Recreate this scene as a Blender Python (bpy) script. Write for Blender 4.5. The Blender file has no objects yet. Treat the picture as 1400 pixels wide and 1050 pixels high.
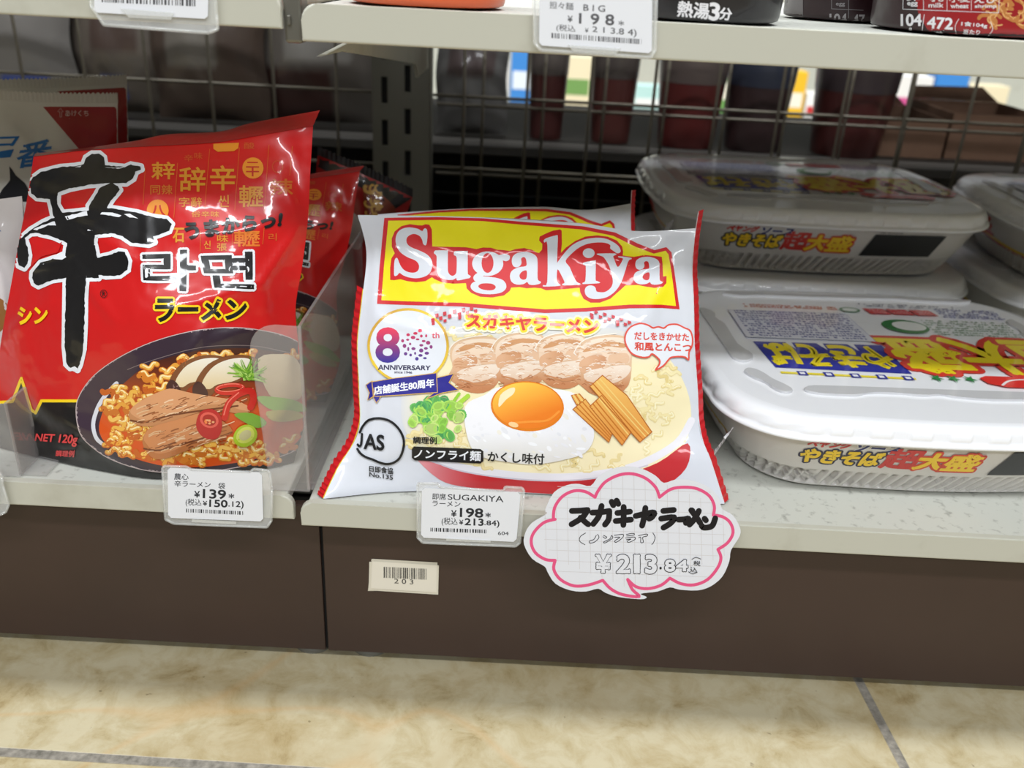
import bpy, bmesh, math, random
import numpy as np
from mathutils import Vector, Matrix
from mathutils.bvhtree import BVHTree
from mathutils.geometry import delaunay_2d_cdt, interpolate_bezier

C = bpy.context.scene.collection
sc = bpy.context.scene
random.seed(7)
S = 0.000865            # metres per working unit
ZO = 126.0              # the floor is 126 units under the shelf deck

# ------------------------------------------------------------------ camera
FPX, PITCH, YAW, ROLL = 1220.0, 0.439, -0.0007, 0.0527
CAM = np.array([0.0, -436.52, 287.89])


def cam_axes():
    cp, sp = math.cos(PITCH), math.sin(PITCH)
    f = np.array([0, cp, -sp]); d = np.array([0, -sp, -cp]); x = np.array([1, 0, 0.])
    cy, sy = math.cos(YAW), math.sin(YAW)
    Z = np.array([[cy, -sy, 0], [sy, cy, 0], [0, 0, 1]])
    f, d, x = Z @ f, Z @ d, Z @ x
    cr, sr = math.cos(ROLL), math.sin(ROLL)
    return cr * x - sr * d, sr * x + cr * d, f


AX, AD, AF = cam_axes()


def W(p):
    return (p[0] * S, p[1] * S, (p[2] + ZO) * S)


def ray(px, py):
    v = AX * ((px - 700) / FPX) + AD * ((py - 525) / FPX) + AF
    return v / np.linalg.norm(v)


def at(px, py, axis, val):
    """point of the place seen at pixel (px, py) on the plane axis = val"""
    d = ray(px, py)
    return CAM + d * ((val - CAM[axis]) / d[axis])


cam = bpy.data.cameras.new('camera')
cam.sensor_fit = 'HORIZONTAL'
cam.sensor_width = 36
cam.lens = FPX / 1400 * 36
cam.clip_start = 0.01
cam.dof.use_dof = True
cam.dof.focus_distance = 500 * S
cam.dof.aperture_fstop = 9
cob = bpy.data.objects.new('camera', cam)
m = Matrix.Identity(4)
for i in range(3):
    m[i][0], m[i][1], m[i][2] = AX[i], -AD[i], -AF[i]
m.translation = Vector(W(CAM))
cob.matrix_world = m
C.objects.link(cob)
sc.camera = cob

# ------------------------------------------------------------------ light and exposure
sc.view_settings.view_transform = 'Standard'
sc.view_settings.look = 'None'
sc.view_settings.gamma = 1
sc.view_settings.exposure = 0.05
sc.view_settings.use_curve_mapping = False
sc.cycles.use_denoising = True
sc.cycles.max_bounces = 10
sc.cycles.transparent_max_bounces = 24
sc.cycles.sample_clamp_indirect = 8

wd = bpy.data.worlds.new('store_light')
wd.use_nodes = True
sc.world = wd
bg = wd.node_tree.nodes['Background']
bg.inputs[0].default_value = (0.95, 0.97, 1.0, 1)
bg.inputs[1].default_value = 0.11


def area(name, loc, size, power, rot, col=(0.93, 0.965, 1.0)):
    l = bpy.data.lights.new(name, 'AREA')
    l.shape = 'RECTANGLE'
    l.size, l.size_y = size
    l.energy = power
    l.color = col
    o = bpy.data.objects.new(name, l)
    o.location = loc
    o.rotation_euler = rot
    C.objects.link(o)
    return o


# fluorescent rows of the ceiling: over the aisle, over the gondola, over the next aisle
area('ceiling_light_aisle', (0.15, -1.2, 2.38), (3.2, 0.16), 55, (math.radians(28), 0, 0))
area('ceiling_light_aisle_rear', (0.1, -2.9, 2.38), (3.4, 0.2), 62, (math.radians(50), 0, 0))
area('ceiling_light_shelf', (0.1, 0.14, 2.38), (3.4, 0.10), 82, (0, 0, 0))
area('ceiling_light_beyond', (0.6, 1.5, 2.38), (2.6, 0.3), 26, (0, 0, 0))


# ------------------------------------------------------------------ materials
def lin(c):
    return tuple((x / 12.92 if x <= 0.04045 else ((x + 0.055) / 1.055) ** 2.4) for x in (v / 255 for v in c))


def mat(name, col=None, rough=0.5, metal=0.0, coat=0.0, coat_rough=0.1, bump=None, spec=0.5,
        transmission=0.0, alpha=1.0, ior=1.45, emit=0.0, noise=None):
    """col None takes the printed colour kept on the mesh; bump = (kind, scale, strength, distance)"""
    M = bpy.data.materials.new(name)
    M.use_nodes = True
    nt = M.node_tree
    N, L = nt.nodes, nt.links
    b = N['Principled BSDF']
    if col is None:
        a = N.new('ShaderNodeAttribute'); a.attribute_name = 'Col'
        src = a.outputs['Color']
        L.new(src, b.inputs['Base Color'])
    else:
        r = N.new('ShaderNodeRGB'); r.outputs[0].default_value = (*lin(col), 1)
        src = r.outputs[0]
        L.new(src, b.inputs['Base Color'])
    tc = N.new('ShaderNodeTexCoord')
    if noise:                       # dirt: (scale, colour, low, high)
        n = N.new('ShaderNodeTexNoise'); n.inputs['Scale'].default_value = noise[0]
        n.inputs['Detail'].default_value = 6; n.inputs['Roughness'].default_value = 0.65
        L.new(tc.outputs['Object'], n.inputs['Vector'])
        mr = N.new('ShaderNodeMapRange'); mr.inputs[1].default_value = noise[2]; mr.inputs[2].default_value = noise[3]
        L.new(n.outputs['Fac'], mr.inputs[0])
        mx = N.new('ShaderNodeMix'); mx.data_type = 'RGBA'
        L.new(mr.outputs[0], mx.inputs['Factor']); L.new(src, mx.inputs['A'])
        mx.inputs['B'].default_value = (*lin(noise[1]), 1)
        L.new(mx.outputs['Result'], b.inputs['Base Color'])
    b.inputs['Roughness'].default_value = rough
    b.inputs['Metallic'].default_value = metal
    b.inputs['Specular IOR Level'].default_value = spec
    b.inputs['Coat Weight'].default_value = coat
    b.inputs['Coat Roughness'].default_value = coat_rough
    b.inputs['Transmission Weight'].default_value = transmission
    b.inputs['IOR'].default_value = ior
    b.inputs['Alpha'].default_value = alpha
    if bump:
        prev = None
        for kind, scale, strength, dist in bump:
            n = N.new('ShaderNodeTexNoise')
            n.inputs['Scale'].default_value = scale
            n.inputs['Detail'].default_value = 3
            if kind == 'ridge':
                n.noise_type = 'RIDGED_MULTIFRACTAL'
                n.inputs['Detail'].default_value = 2
                n.inputs['Distortion'].default_value = 0.4
            L.new(tc.outputs['Object'], n.inputs['Vector'])
            bp = N.new('ShaderNodeBump')
            bp.inputs['Strength'].default_value = strength
            bp.inputs['Distance'].default_value = dist
            L.new(n.outputs['Fac'], bp.inputs['Height'])
            if prev:
                L.new(prev.outputs[0], bp.inputs['Normal'])
            prev = bp
        L.new(prev.outputs[0], b.inputs['Normal'])
        L.new(prev.outputs[0], b.inputs['Coat Normal'])
    return M


M_FILM = mat('printed_film', rough=0.38, spec=0.35, coat=0.38, coat_rough=0.05,
             bump=[('noise', 28, 0.4, 0.004), ('ridge', 19, 0.4, 0.0035)])
M_FILM_RED = mat('printed_glossy_film', rough=0.30, coat=0.75, coat_rough=0.05,
                 bump=[('noise', 26, 0.5, 0.005), ('ridge', 17, 0.7, 0.004)])
M_PRINT = mat('printed_card', rough=0.55, spec=0.25)
M_PLASTIC = mat('moulded_tray_plastic', rough=0.38, coat=0.35, coat_rough=0.08, bump=[('noise', 40, 0.12, 0.003)])
M_LID = mat('film_covered_lid', rough=0.3, coat=1.0, coat_rough=0.05, bump=[('noise', 16, 0.10, 0.003)])
M_RACK = mat('dark_rack_paint', (52, 49, 45), 0.6)
M_SHELF = mat('painted_steel_cream', (188, 187, 174), 0.45, noise=(9, (160, 156, 140), 0.55, 0.8))
M_DECK = mat('worn_deck_paint', (196, 197, 188), 0.6, noise=(190, (150, 150, 142), 0.56, 0.72))
M_KICK = mat('brown_kick_board', (61, 45, 38), 0.42, noise=(5, (54, 40, 34), 0.4, 0.7))
M_POST = mat('grey_post_paint', (104, 102, 92), 0.5)
M_DARK = mat('dark_gap', (16, 15, 14), 0.9)
M_WIRE = mat('wire_grey', (104, 98, 86), 0.4, metal=0.3)
M_METAL = mat('bracket_steel', (120, 118, 110), 0.4, metal=0.7)
M_CLEAR = mat('clear_holder', (236, 238, 236), 0.08, alpha=0.30, coat=1.0, coat_rough=0.04)
M_ACRYL_WALL = mat('clear_acrylic_wall', (176, 168, 166), 0.08, alpha=0.42, coat=1.0, coat_rough=0.04)
M_ACRYL = mat('clear_acrylic', (196, 192, 190), 0.06, alpha=0.22, coat=1.0, coat_rough=0.03)
M_BOX = mat('cardboard', (112, 84, 66), 0.8, noise=(14, (90, 66, 50), 0.45, 0.75))
M_CUP = mat('cup_print', rough=0.4, coat=0.3)


# ------------------------------------------------------------------ mesh builder
class MB:
    def __init__(s):
        s.v, s.c, s.f, s.m, s.sm = [], [], [], [], []

    def add(s, vs, fs, col=(255, 255, 255), mi=0, smooth=False):
        o = len(s.v)
        s.v += [tuple(map(float, p)) for p in vs]
        if col and isinstance(col[0], (tuple, list)):
            s.c += [lin(c) for c in col]
        else:
            s.c += [lin(col)] * len(vs)
        for f in fs:
            s.f.append(tuple(i + o for i in f)); s.m.append(mi); s.sm.append(smooth)

    def bm(s, b, col=(255, 255, 255), mi=0, smooth=False):
        b.verts.index_update()
        s.add([v.co[:] for v in b.verts], [[v.index for v in f.verts] for f in b.faces], col, mi, smooth)
        b.free()

    def box(s, x0, x1, y0, y1, z0, z1, col=(255, 255, 255), bev=0.0, seg=2, mi=0, xf=None):
        b = bmesh.new()
        bmesh.ops.create_cube(b, size=1)
        for v in b.verts:
            v.co = Vector((x0 + (v.co.x + .5) * (x1 - x0), y0 + (v.co.y + .5) * (y1 - y0), z0 + (v.co.z + .5) * (z1 - z0)))
        if bev:
            bmesh.ops.bevel(b, geom=b.edges[:], offset=bev, segments=seg, profile=0.5, affect='EDGES')
        if xf:
            for v in b.verts:
                v.co = Vector(xf(v.co))
        s.bm(b, col, mi)

    def prism(s, pts, fn, h0, h1, col=(255, 255, 255), bev=0.0, mi=0, seg=2):
        """outline pts (2D) swept from h0 to h1; fn(a, b, h) gives the 3D point"""
        n = len(pts)
        area2 = sum(pts[i][0] * pts[(i + 1) % n][1] - pts[(i + 1) % n][0] * pts[i][1] for i in range(n))
        if area2 < 0:
            pts = pts[::-1]
        b = bmesh.new()
        lo = [b.verts.new((p[0], p[1], h0)) for p in pts]
        hi = [b.verts.new((p[0], p[1], h1)) for p in pts]
        b.faces.new(lo[::-1]); b.faces.new(hi)
        for i in range(n):
            j = (i + 1) % n
            b.faces.new((lo[i], lo[j], hi[j], hi[i]))
        if bev:
            es = [e for e in b.edges if abs(e.verts[0].co.z - e.verts[1].co.z) < 1e-6]
            bmesh.ops.bevel(b, geom=es, offset=bev, segments=seg, profile=0.5, affect='EDGES')
        for v in b.verts:
            v.co = Vector(fn(v.co.x, v.co.y, v.co.z))
        bmesh.ops.recalc_face_normals(b, faces=b.faces[:])
        s.bm(b, col, mi)

    def tube(s, a, b_, r, col=(255, 255, 255), n=8, mi=0, r2=None):
        a, b_ = np.array(a, float), np.array(b_, float)
        d = b_ - a; d /= np.linalg.norm(d)
        u = np.cross(d, [0, 0, 1.0] if abs(d[2]) < .9 else [1.0, 0, 0]); u /= np.linalg.norm(u)
        w = np.cross(d, u)
        r2 = r if r2 is None else r2
        vs = [a + r * (u * math.cos(t) + w * math.sin(t)) for t in np.linspace(0, 2 * math.pi, n, endpoint=False)]
        vs += [b_ + r2 * (u * math.cos(t) + w * math.sin(t)) for t in np.linspace(0, 2 * math.pi, n, endpoint=False)]
        fs = [(i, i + n, (i + 1) % n + n, (i + 1) % n) for i in range(n)] + [tuple(range(n)), tuple(range(2 * n - 1, n - 1, -1))]
        s.add(vs, fs, col, mi, True)

    def grid(s, P, col, smooth=True, mi=0, closed_u=False, flip=False):
        """P[i][j] -> point; col one colour or P-shaped list"""
        n, k = len(P), len(P[0])
        fs = []
        for i in range(n - 1):
            for j in range(k if closed_u else k - 1):
                q = (i * k + j, i * k + (j + 1) % k, (i + 1) * k + (j + 1) % k, (i + 1) * k + j)
                fs.append(q[::-1] if flip else q)
        cc = col
        if isinstance(col[0], list):
            cc = [c for r in col for c in r]
        s.add([p for r in P for p in r], fs, cc, mi, smooth)

    def lathe(s, prof, cx, cy, n=32, col=(255, 255, 255), cap=True, mi=0):
        P = [[(cx + r * math.cos(t), cy + r * math.sin(t), z) for t in np.linspace(0, 2 * math.pi, n, endpoint=False)] for r, z in prof]
        s.grid(P, col, True, mi, closed_u=True)
        if cap:
            s.add(P[0], [tuple(range(n))[::-1]], col, mi); s.add(P[-1], [tuple(range(n))], col, mi)

    def build(s, name, mats, parent=None, origin=(0, 0, 0)):
        me = bpy.data.meshes.new(name)
        V = np.array(s.v, dtype=np.float64)
        if parent is not None:
            origin = parent['_o'][:]
        V = (V - np.array(origin)) * S
        me.from_pydata([tuple(p) for p in V], [], s.f)
        me.polygons.foreach_set('material_index', s.m)
        me.polygons.foreach_set('use_smooth', s.sm)
        a = me.color_attributes.new('Col', 'FLOAT_COLOR', 'POINT')
        arr = np.ones((len(s.v), 4), dtype=np.float32)
        arr[:, :3] = np.array(s.c, dtype=np.float32)
        a.data.foreach_set('color', arr.ravel())
        for M in (mats if isinstance(mats, (list, tuple)) else [mats]):
            me.materials.append(M)
        me.update()
        o = bpy.data.objects.new(name, me)
        if parent is None:
            o.location = W(origin)
        else:
            o.parent = parent
        C.objects.link(o)
        return o


def thing(name, label, cat, origin, group=None):
    o = bpy.data.objects.new(name, None)
    o.empty_display_size = 0.02
    o.location = W(origin)
    o['_o'] = [float(v) for v in origin]
    C.objects.link(o)
    tag(o, label, cat, group)
    return o


def tag(o, label, cat, group=None):
    o['label'] = label
    o['category'] = cat
    if group:
        o['group'] = group
    return o


def struct(o):
    o['kind'] = 'structure'
    return o


def dup(root, move=(0, 0, 0), label=None, rot=None, group=None):
    """copy of a thing with copies of its parts and their sub-parts"""
    r = root.copy(); C.objects.link(r)
    r.location = Vector(root.location) + Vector(move) * S
    if rot:
        r.rotation_euler = rot
    if label:
        r['label'] = label
    if group:
        r['group'] = group
    for ch in list(root.children):
        c = ch.copy(); C.objects.link(c); c.parent = r
        for g in list(ch.children):
            d = g.copy(); C.objects.link(d); d.parent = c
    return r


# ------------------------------------------------------------------ flat artwork laid on surfaces
def resample(pts, step, closed=True):
    out = []
    n = len(pts)
    for i in range(n if closed else n - 1):
        a, b = pts[i], pts[(i + 1) % n]
        k = max(1, int(math.hypot(b[0] - a[0], b[1] - a[1]) / step))
        out += [(a[0] + (b[0] - a[0]) * t / k, a[1] + (b[1] - a[1]) * t / k) for t in range(k)]
    if not closed:
        out.append(tuple(pts[-1]))
    return out


def smooth(pts, closed=True, k=4):
    n = len(pts); out = []
    for i in range(n if closed else n - 1):
        g = (lambda j: pts[j % n]) if closed else (lambda j: pts[min(max(j, 0), n - 1)])
        p0, p1, p2, p3 = g(i - 1), g(i), g(i + 1), g(i + 2)
        for t in np.arange(k) / k:
            out.append(tuple(0.5 * ((2 * p1[a]) + (-p0[a] + p2[a]) * t + (2 * p0[a] - 5 * p1[a] + 4 * p2[a] - p3[a]) * t * t
                                    + (-p0[a] + 3 * p1[a] - 3 * p2[a] + p3[a]) * t ** 3) for a in (0, 1)))
    if not closed:
        out.append(tuple(pts[-1]))
    return out


def ell(cx, cy, rx, ry, n=28, rot=0.0, a0=0, a1=360):
    r = math.radians(rot); cr, sr = math.cos(r), math.sin(r)
    full = abs(a1 - a0) >= 360
    ts = np.radians(np.linspace(a0, a1, n, endpoint=not full))
    return [(cx + rx * math.cos(t) * cr - ry * math.sin(t) * sr, cy + rx * math.cos(t) * sr + ry * math.sin(t) * cr) for t in ts]


_glyphs = {}


def glyphs(s):
    """outlines of a line of text, scaled so its ink fills 0..1 x 0..1 (y down)"""
    if s not in _glyphs:
        c = bpy.data.curves.new('lettering', 'FONT'); c.body = s
        o = bpy.data.objects.new('lettering', c); C.objects.link(o)
        k = o.to_curve(bpy.context.evaluated_depsgraph_get())
        cs = []
        for sp in k.splines:
            bp = sp.bezier_points; n = len(bp); pts = []
            for i in range(n):
                a, b = bp[i], bp[(i + 1) % n]
                if (b.co - a.co).length < 1e-5:
                    continue
                lin_ = (a.handle_right - a.co).length < 1e-6 and (b.handle_left - b.co).length < 1e-6
                straight = lin_ or (abs((a.handle_right - a.co).cross(b.co - a.co).z) < 1e-5 and abs((b.handle_left - a.co).cross(b.co - a.co).z) < 1e-5)
                q = [a.co, b.co] if straight else interpolate_bezier(a.co, a.handle_right, b.handle_left, b.co, 5)
                pts += [(p[0], -p[1]) for p in q[:-1]]
            if len(pts) > 2:
                cs.append(pts)
        o.to_curve_clear()
        bpy.data.objects.remove(o); bpy.data.curves.remove(c)
        A = np.array([p for q in cs for p in q])
        lo, hi = A.min(0), A.max(0)
        asp = (hi[0] - lo[0]) / (hi[1] - lo[1])
        _glyphs[s] = ([[((p[0] - lo[0]) / (hi[0] - lo[0]), (p[1] - lo[1]) / (hi[1] - lo[1])) for p in q] for q in cs], asp)
    return _glyphs[s]


class Art:
    """fills, strokes and lettering on a 2D sheet; place(x, y, lift) puts a point of the sheet on the object"""
    LAYER = 0.05

    def __init__(s, mb, place, step=4.0, mi=0):
        s.mb, s.place, s.step, s.mi, s.k, s.n = mb, place, step, mi, 0, 0

    def up(s):
        s.k += 1

    def level(s, k):
        s.k = k

    def _emit(s, P, F, col, layer=None):
        s.n += 1
        lift = (s.k if layer is None else layer) * s.LAYER + (s.n % 20) * .002 + 0.16
        Q, ok = [], []
        for p in P:
            q = s.place(p[0], p[1], lift)
            ok.append(q is not None); Q.append(q if q is not None else (0, 0, 0))
        F = [f for f in F if all(ok[i] for i in f)]
        cols = [col(p[0], p[1]) for p in P] if callable(col) else [col] * len(P)
        used = sorted({i for f in F for i in f}); ix = {u: n for n, u in enumerate(used)}
        G = []
        for f in F:                       # face the viewer side: sheet y runs down
            a, b, c = P[f[0]], P[f[1]], P[f[2]]
            cr = (b[0] - a[0]) * (c[1] - a[1]) - (b[1] - a[1]) * (c[0] - a[0])
            G.append([ix[i] for i in (f if cr < 0 else f[::-1])])
        s.mb.add([Q[u] for u in used], G, [cols[u] for u in used] if used else (0, 0, 0), s.mi, True)

    def fill(s, pts, col, holes=(), grid=True):
        loops = [resample(pts, s.step)] + [resample(h, s.step) for h in holes]
        V, F = [], []
        for L in loops:
            F.append(list(range(len(V), len(V) + len(L)))); V += L
        if grid:
            A = np.array(loops[0]); lo, hi = A.min(0), A.max(0)
            g = s.step * 1.15
            if (hi - lo).min() > g * 1.5:
                for i, x in enumerate(np.arange(lo[0] + g / 2, hi[0], g)):
                    for y in np.arange(lo[1] + g / 2, hi[1], g):
                        V.append((x + random.uniform(-.1, .1) * g, y + random.uniform(-.1, .1) * g))
        r = delaunay_2d_cdt([Vector(p) for p in V], [], F, 2, 1e-5)
        s._emit([tuple(p) for p in r[0]], r[2], col)

    def stroke(s, pts, w, col, closed=False, cap=True, w1=None):
        pts = resample(pts, s.step, closed)
        q = [pts[0]]
        for p in pts[1:]:
            if math.hypot(p[0] - q[-1][0], p[1] - q[-1][1]) > 1e-4:
                q.append(p)
        pts = q; n = len(pts)
        if n < 2:
            return
        L, R, sharp = [], [], []
        for i in range(n):
            a = pts[i - 1] if (closed or i > 0) else pts[i]
            b = pts[(i + 1) % n] if (closed or i < n - 1) else pts[i]
            p = pts[i]
            d0 = (p[0] - a[0], p[1] - a[1]); d1 = (b[0] - p[0], b[1] - p[1])
            l0, l1 = math.hypot(*d0), math.hypot(*d1)
            n0 = (-d0[1] / l0, d0[0] / l0) if l0 > 1e-9 else None
            n1 = (-d1[1] / l1, d1[0] / l1) if l1 > 1e-9 else n0
            n0 = n0 or n1
            m = (n0[0] + n1[0], n0[1] + n1[1]); ml = math.hypot(*m)
            if ml < 0.2:
                m = n0; k = 1
            else:
                m = (m[0] / ml, m[1] / ml); k = min(1.25, 1 / max(0.3, m[0] * n0[0] + m[1] * n0[1]))
            if n0 and n1 and w > 1.5 and n0[0] * n1[0] + n0[1] * n1[1] < 0.6:
                sharp.append(i); k = 1
            ww = w if w1 is None else w + (w1 - w) * i / (n - 1)
            h = ww / 2 * k
            L.append((p[0] + m[0] * h, p[1] + m[1] * h)); R.append((p[0] - m[0] * h, p[1] - m[1] * h))
        m_ = max(1, min(5, int(math.ceil(max(w, w1 or 0) / 3.0)))) if s.step <= 6 else 1
        V = []
        for k in range(m_ + 1):
            t = k / m_
            V += [(L[i][0] * (1 - t) + R[i][0] * t, L[i][1] * (1 - t) + R[i][1] * t) for i in range(n)]
        F = [(k * n + i, k * n + (i + 1) % n, (k + 1) * n + (i + 1) % n, (k + 1) * n + i) for k in range(m_) for i in range(n if closed else n - 1)]
        s._emit(V, F, col)
        for i in sharp:
            c_ = ell(*pts[i], w / 2, w / 2, 12)
            s._emit([pts[i]] + c_, [(0, j + 1, (j + 1) % 12 + 1) for j in range(12)], col)
        if cap and not closed:
            for e, ww in ((0, w), (n - 1, w if w1 is None else w1)):
                if ww > 0.05:
                    s._emit(ell(*pts[e], ww / 2, ww / 2, 10), [tuple(range(10))], col)

    def text(s, t, quad, col, bold=0.0, outlines=(), arc=0.0):
        """ink box of t on the quad TL, TR, BR, BL (or x0, y0, x1, y1); outlines = [(width, colour), ...] widest first"""
        if not isinstance(quad[0], (tuple, list)):
            x0, y0, x1, y1 = quad; quad = [(x0, y0), (x1, y0), (x1, y1), (x0, y1)]
        g, asp = glyphs(t)
        a, b, c, d = quad

        def mp(p):
            u, v = p
            v2 = v - arc * 4 * u * (1 - u)
            return tuple((a[i] * (1 - u) + b[i] * u) * (1 - v2) + (d[i] * (1 - u) + c[i] * u) * v2 for i in (0, 1))
        Q = [[mp(p) for p in q] for q in g]
        for w, oc in outlines:
            for q in Q:
                s.stroke(q, w * 2 + bold, oc, True)
            s.up()
        if bold:
            for q in Q:
                s.stroke(q, bold, col, True)
        V, F = [], []
        for q in Q:
            q = resample(q, s.step)
            F.append(list(range(len(V), len(V) + len(q)))); V += q
        r = delaunay_2d_cdt([Vector(p) for p in V], [], F, 2, 1e-6)
        s._emit([tuple(p) for p in r[0]], r[2], col)

    def bars(s, x0, y0, x1, y1, n, col, seed=1, slope=0.0):
        rn = random.Random(seed); x = x0
        while x < x1:
            w = (x1 - x0) / n * rn.choice([.5, .5, .8, 1.2])
            dy = (x - x0) * slope
            s.fill([(x, y0 + dy), (min(x + w, x1), y0 + dy), (min(x + w, x1), y1 + dy), (x, y1 + dy)], col, grid=False)
            x += w + (x1 - x0) / n * rn.choice([.5, .6, .9, 1.3])


def grad(c0, c1, axis, a, b):
    def f(x, y):
        t = min(1, max(0, ((x, y)[axis] - a) / (b - a)))
        return tuple(c0[i] + (c1[i] - c0[i]) * t for i in range(3))
    return f


def surf_place(bvh, eye=None, direction=None):
    """sheet points thrown onto a modelled surface"""
    def place(x, y, lift):
        o, d = eye(x, y)
        h = bvh.ray_cast(Vector(o), Vector(d))
        if h[0] is None:
            return None
        n = h[1] if h[1].dot(Vector(d)) < 0 else -h[1]
        return tuple(h[0] + n * lift)
    return place


def photo_eye(x, y):
    return CAM, ray(x, y)


def bvh_of(mb):
    return BVHTree.FromPolygons([Vector(v) for v in mb.v], mb.f)
# ================================================================== the setting: floor tiles
def floor_mat():
    M = bpy.data.materials.new('stone_look_tiles'); M.use_nodes = True
    nt = M.node_tree; N, L = nt.nodes, nt.links; b = N['Principled BSDF']
    tc = N.new('ShaderNodeTexCoord')

    def noise(scale, detail, rough, dist=0.0):
        n = N.new('ShaderNodeTexNoise'); n.inputs['Scale'].default_value = scale; n.inputs['Detail'].default_value = detail
        n.inputs['Roughness'].default_value = rough; n.inputs['Distortion'].default_value = dist
        L.new(tc.outputs['Object'], n.inputs['Vector']); return n.outputs['Fac']

    def ramp(src, stops):
        r = N.new('ShaderNodeValToRGB'); L.new(src, r.inputs[0])
        while len(r.color_ramp.elements) < len(stops):
            r.color_ramp.elements.new(0.5)
        for e, (p, c) in zip(r.color_ramp.elements, stops):
            e.position = p; e.color = (*lin(c), 1)
        return r.outputs[0]

    def mix(f, a, c, mode='MIX'):
        x = N.new('ShaderNodeMix'); x.data_type = 'RGBA'; x.blend_type = mode
        if isinstance(f, float): x.inputs['Factor'].default_value = f
        else: L.new(f, x.inputs['Factor'])
        L.new(a, x.inputs['A'])
        if isinstance(c, tuple): x.inputs['B'].default_value = (*lin(c), 1)
        else: L.new(c, x.inputs['B'])
        return x.outputs['Result']

    def mth(op, a, c=None):
        x = N.new('ShaderNodeMath'); x.operation = op
        for i, v in enumerate((a, c)):
            if v is None: continue
            if isinstance(v, (int, float)): x.inputs[i].default_value = v
            else: L.new(v, x.inputs[i])
        return x.outputs[0]
    base = ramp(noise(46, 8, 0.7, 0.5), [(0.28, (126, 109, 74)), (0.42, (150, 137, 105)), (0.58, (162, 152, 125))])
    blot = ramp(noise(11, 6, 0.65, 0.5), [(0.32, (214, 192, 146)), (0.52, (255, 255, 255))])
    col = mix(0.45, base, blot, 'MULTIPLY')
    wv = mth('ABSOLUTE', mth('SUBTRACT', noise(3.2, 2, 0.45, 0.8), 0.5))
    vein = N.new('ShaderNodeMapRange'); vein.inputs[1].default_value = 0.008; vein.inputs[2].default_value = 0.0
    L.new(wv, vein.inputs[0])
    col = mix(mth('MULTIPLY', vein.outputs[0], 0.22), col, (168, 124, 66))
    speck = N.new('ShaderNodeMapRange'); speck.inputs[1].default_value = 0.73; speck.inputs[2].default_value = 0.77
    L.new(noise(150, 2, 0.5), speck.inputs[0])
    col = mix(mth('MULTIPLY', speck.outputs[0], 0.6), col, (92, 76, 50))
    # joints between the tiles, the tile rows a little askew to the shelf
    sp = N.new('ShaderNodeSeparateXYZ'); L.new(tc.outputs['Object'], sp.inputs[0])
    a = math.radians(3.0)
    u = mth('ADD', mth('MULTIPLY', sp.outputs[0], math.cos(a)), mth('MULTIPLY', sp.outputs[1], math.sin(a)))
    v = mth('SUBTRACT', mth('MULTIPLY', sp.outputs[1], math.cos(0.012)), mth('MULTIPLY', sp.outputs[0], -0.012))
    g1 = at(1174, 930, 2, -ZO); g2 = at(160, 1038, 2, -ZO)
    u0 = (g1[0] * math.cos(a) + g1[1] * math.sin(a)) * S
    v0 = g2[1] * S + g2[0] * S * 0.012
    T = 0.62

    def joint(x, x0):
        w = mth('SUBTRACT', mth('ABSOLUTE', mth('SUBTRACT', mth('PINGPONG', mth('ADD', x, -x0 + 20 * T), T / 2), 0.0)), 0.0)
        r = N.new('ShaderNodeMapRange'); r.inputs[1].default_value = 0.0030; r.inputs[2].default_value = 0.0023
        L.new(w, r.inputs[0]); return r.outputs[0]
    jn = mth('MAXIMUM', joint(u, u0), joint(v, v0))
    jc = ramp(noise(220, 3, 0.6), [(0.3, (88, 84, 76)), (0.7, (134, 128, 118))])
    col = mix(jn, col, jc)
    L.new(col, b.inputs['Base Color'])
    b.inputs['Roughness'].default_value = 0.33
    bp = N.new('ShaderNodeBump'); bp.inputs['Strength'].default_value = 0.2; bp.inputs['Distance'].default_value = 0.002
    L.new(mth('SUBTRACT', noise(60, 4, 0.6), jn), bp.inputs['Height']); L.new(bp.outputs[0], b.inputs['Normal'])
    return M


f = MB()
f.box(-1900, 1900, -1900, 3200, -ZO - 20, -ZO)
o = f.build('floor', floor_mat(), None, (0, 0, -ZO)); struct(o)

# ================================================================== shelving
BACK = 520.0


def round_rail(x0, x1, z0, z1, y, r, left=True, right=True):
    pts = []
    if left:
        pts += [(x0 + r - r * math.cos(t), z1 - r + r * math.sin(t)) for t in np.linspace(0, math.pi / 2, 6)]
    else:
        pts += [(x0, z1)]
    if right:
        pts += [(x1 - r + r * math.sin(t), z1 - r + r * math.cos(t)) for t in np.linspace(0, math.pi / 2, 6)]
    else:
        pts += [(x1, z1)]
    pts += [(x1, z0), (x0, z0)]
    b = MB(); b.prism(pts, lambda a, c, h: (a, y + h, c), 0, 5, bev=1.1, seg=3)
    return b


def shelf(name, label, x0, x1, ztop, y0, depth, brackets, lr, hr=16.2):
    t = thing(name, label, 'shelf', ((x0 + x1) / 2, y0, ztop))
    rail = round_rail(x0, x1, ztop - hr, ztop, y0, 7, *lr)
    rail.build('front_rail', M_SHELF, t)
    b = MB(); b.box(x0 + 4, x1 - 4, y0 + 4.2, y0 + depth, ztop - 9, ztop - 0.8, bev=1.2)
    o = b.build('shelf_board', M_DECK, t); o['label'] = 'scuffed grey shelf surface'
    for xb, pts in brackets:
        b = MB(); b.prism(pts, lambda a, c, h: (xb + h, a, c), 0, 3, bev=0.6)
        b.build('side_bracket', M_SHELF, t)
    return t


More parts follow.
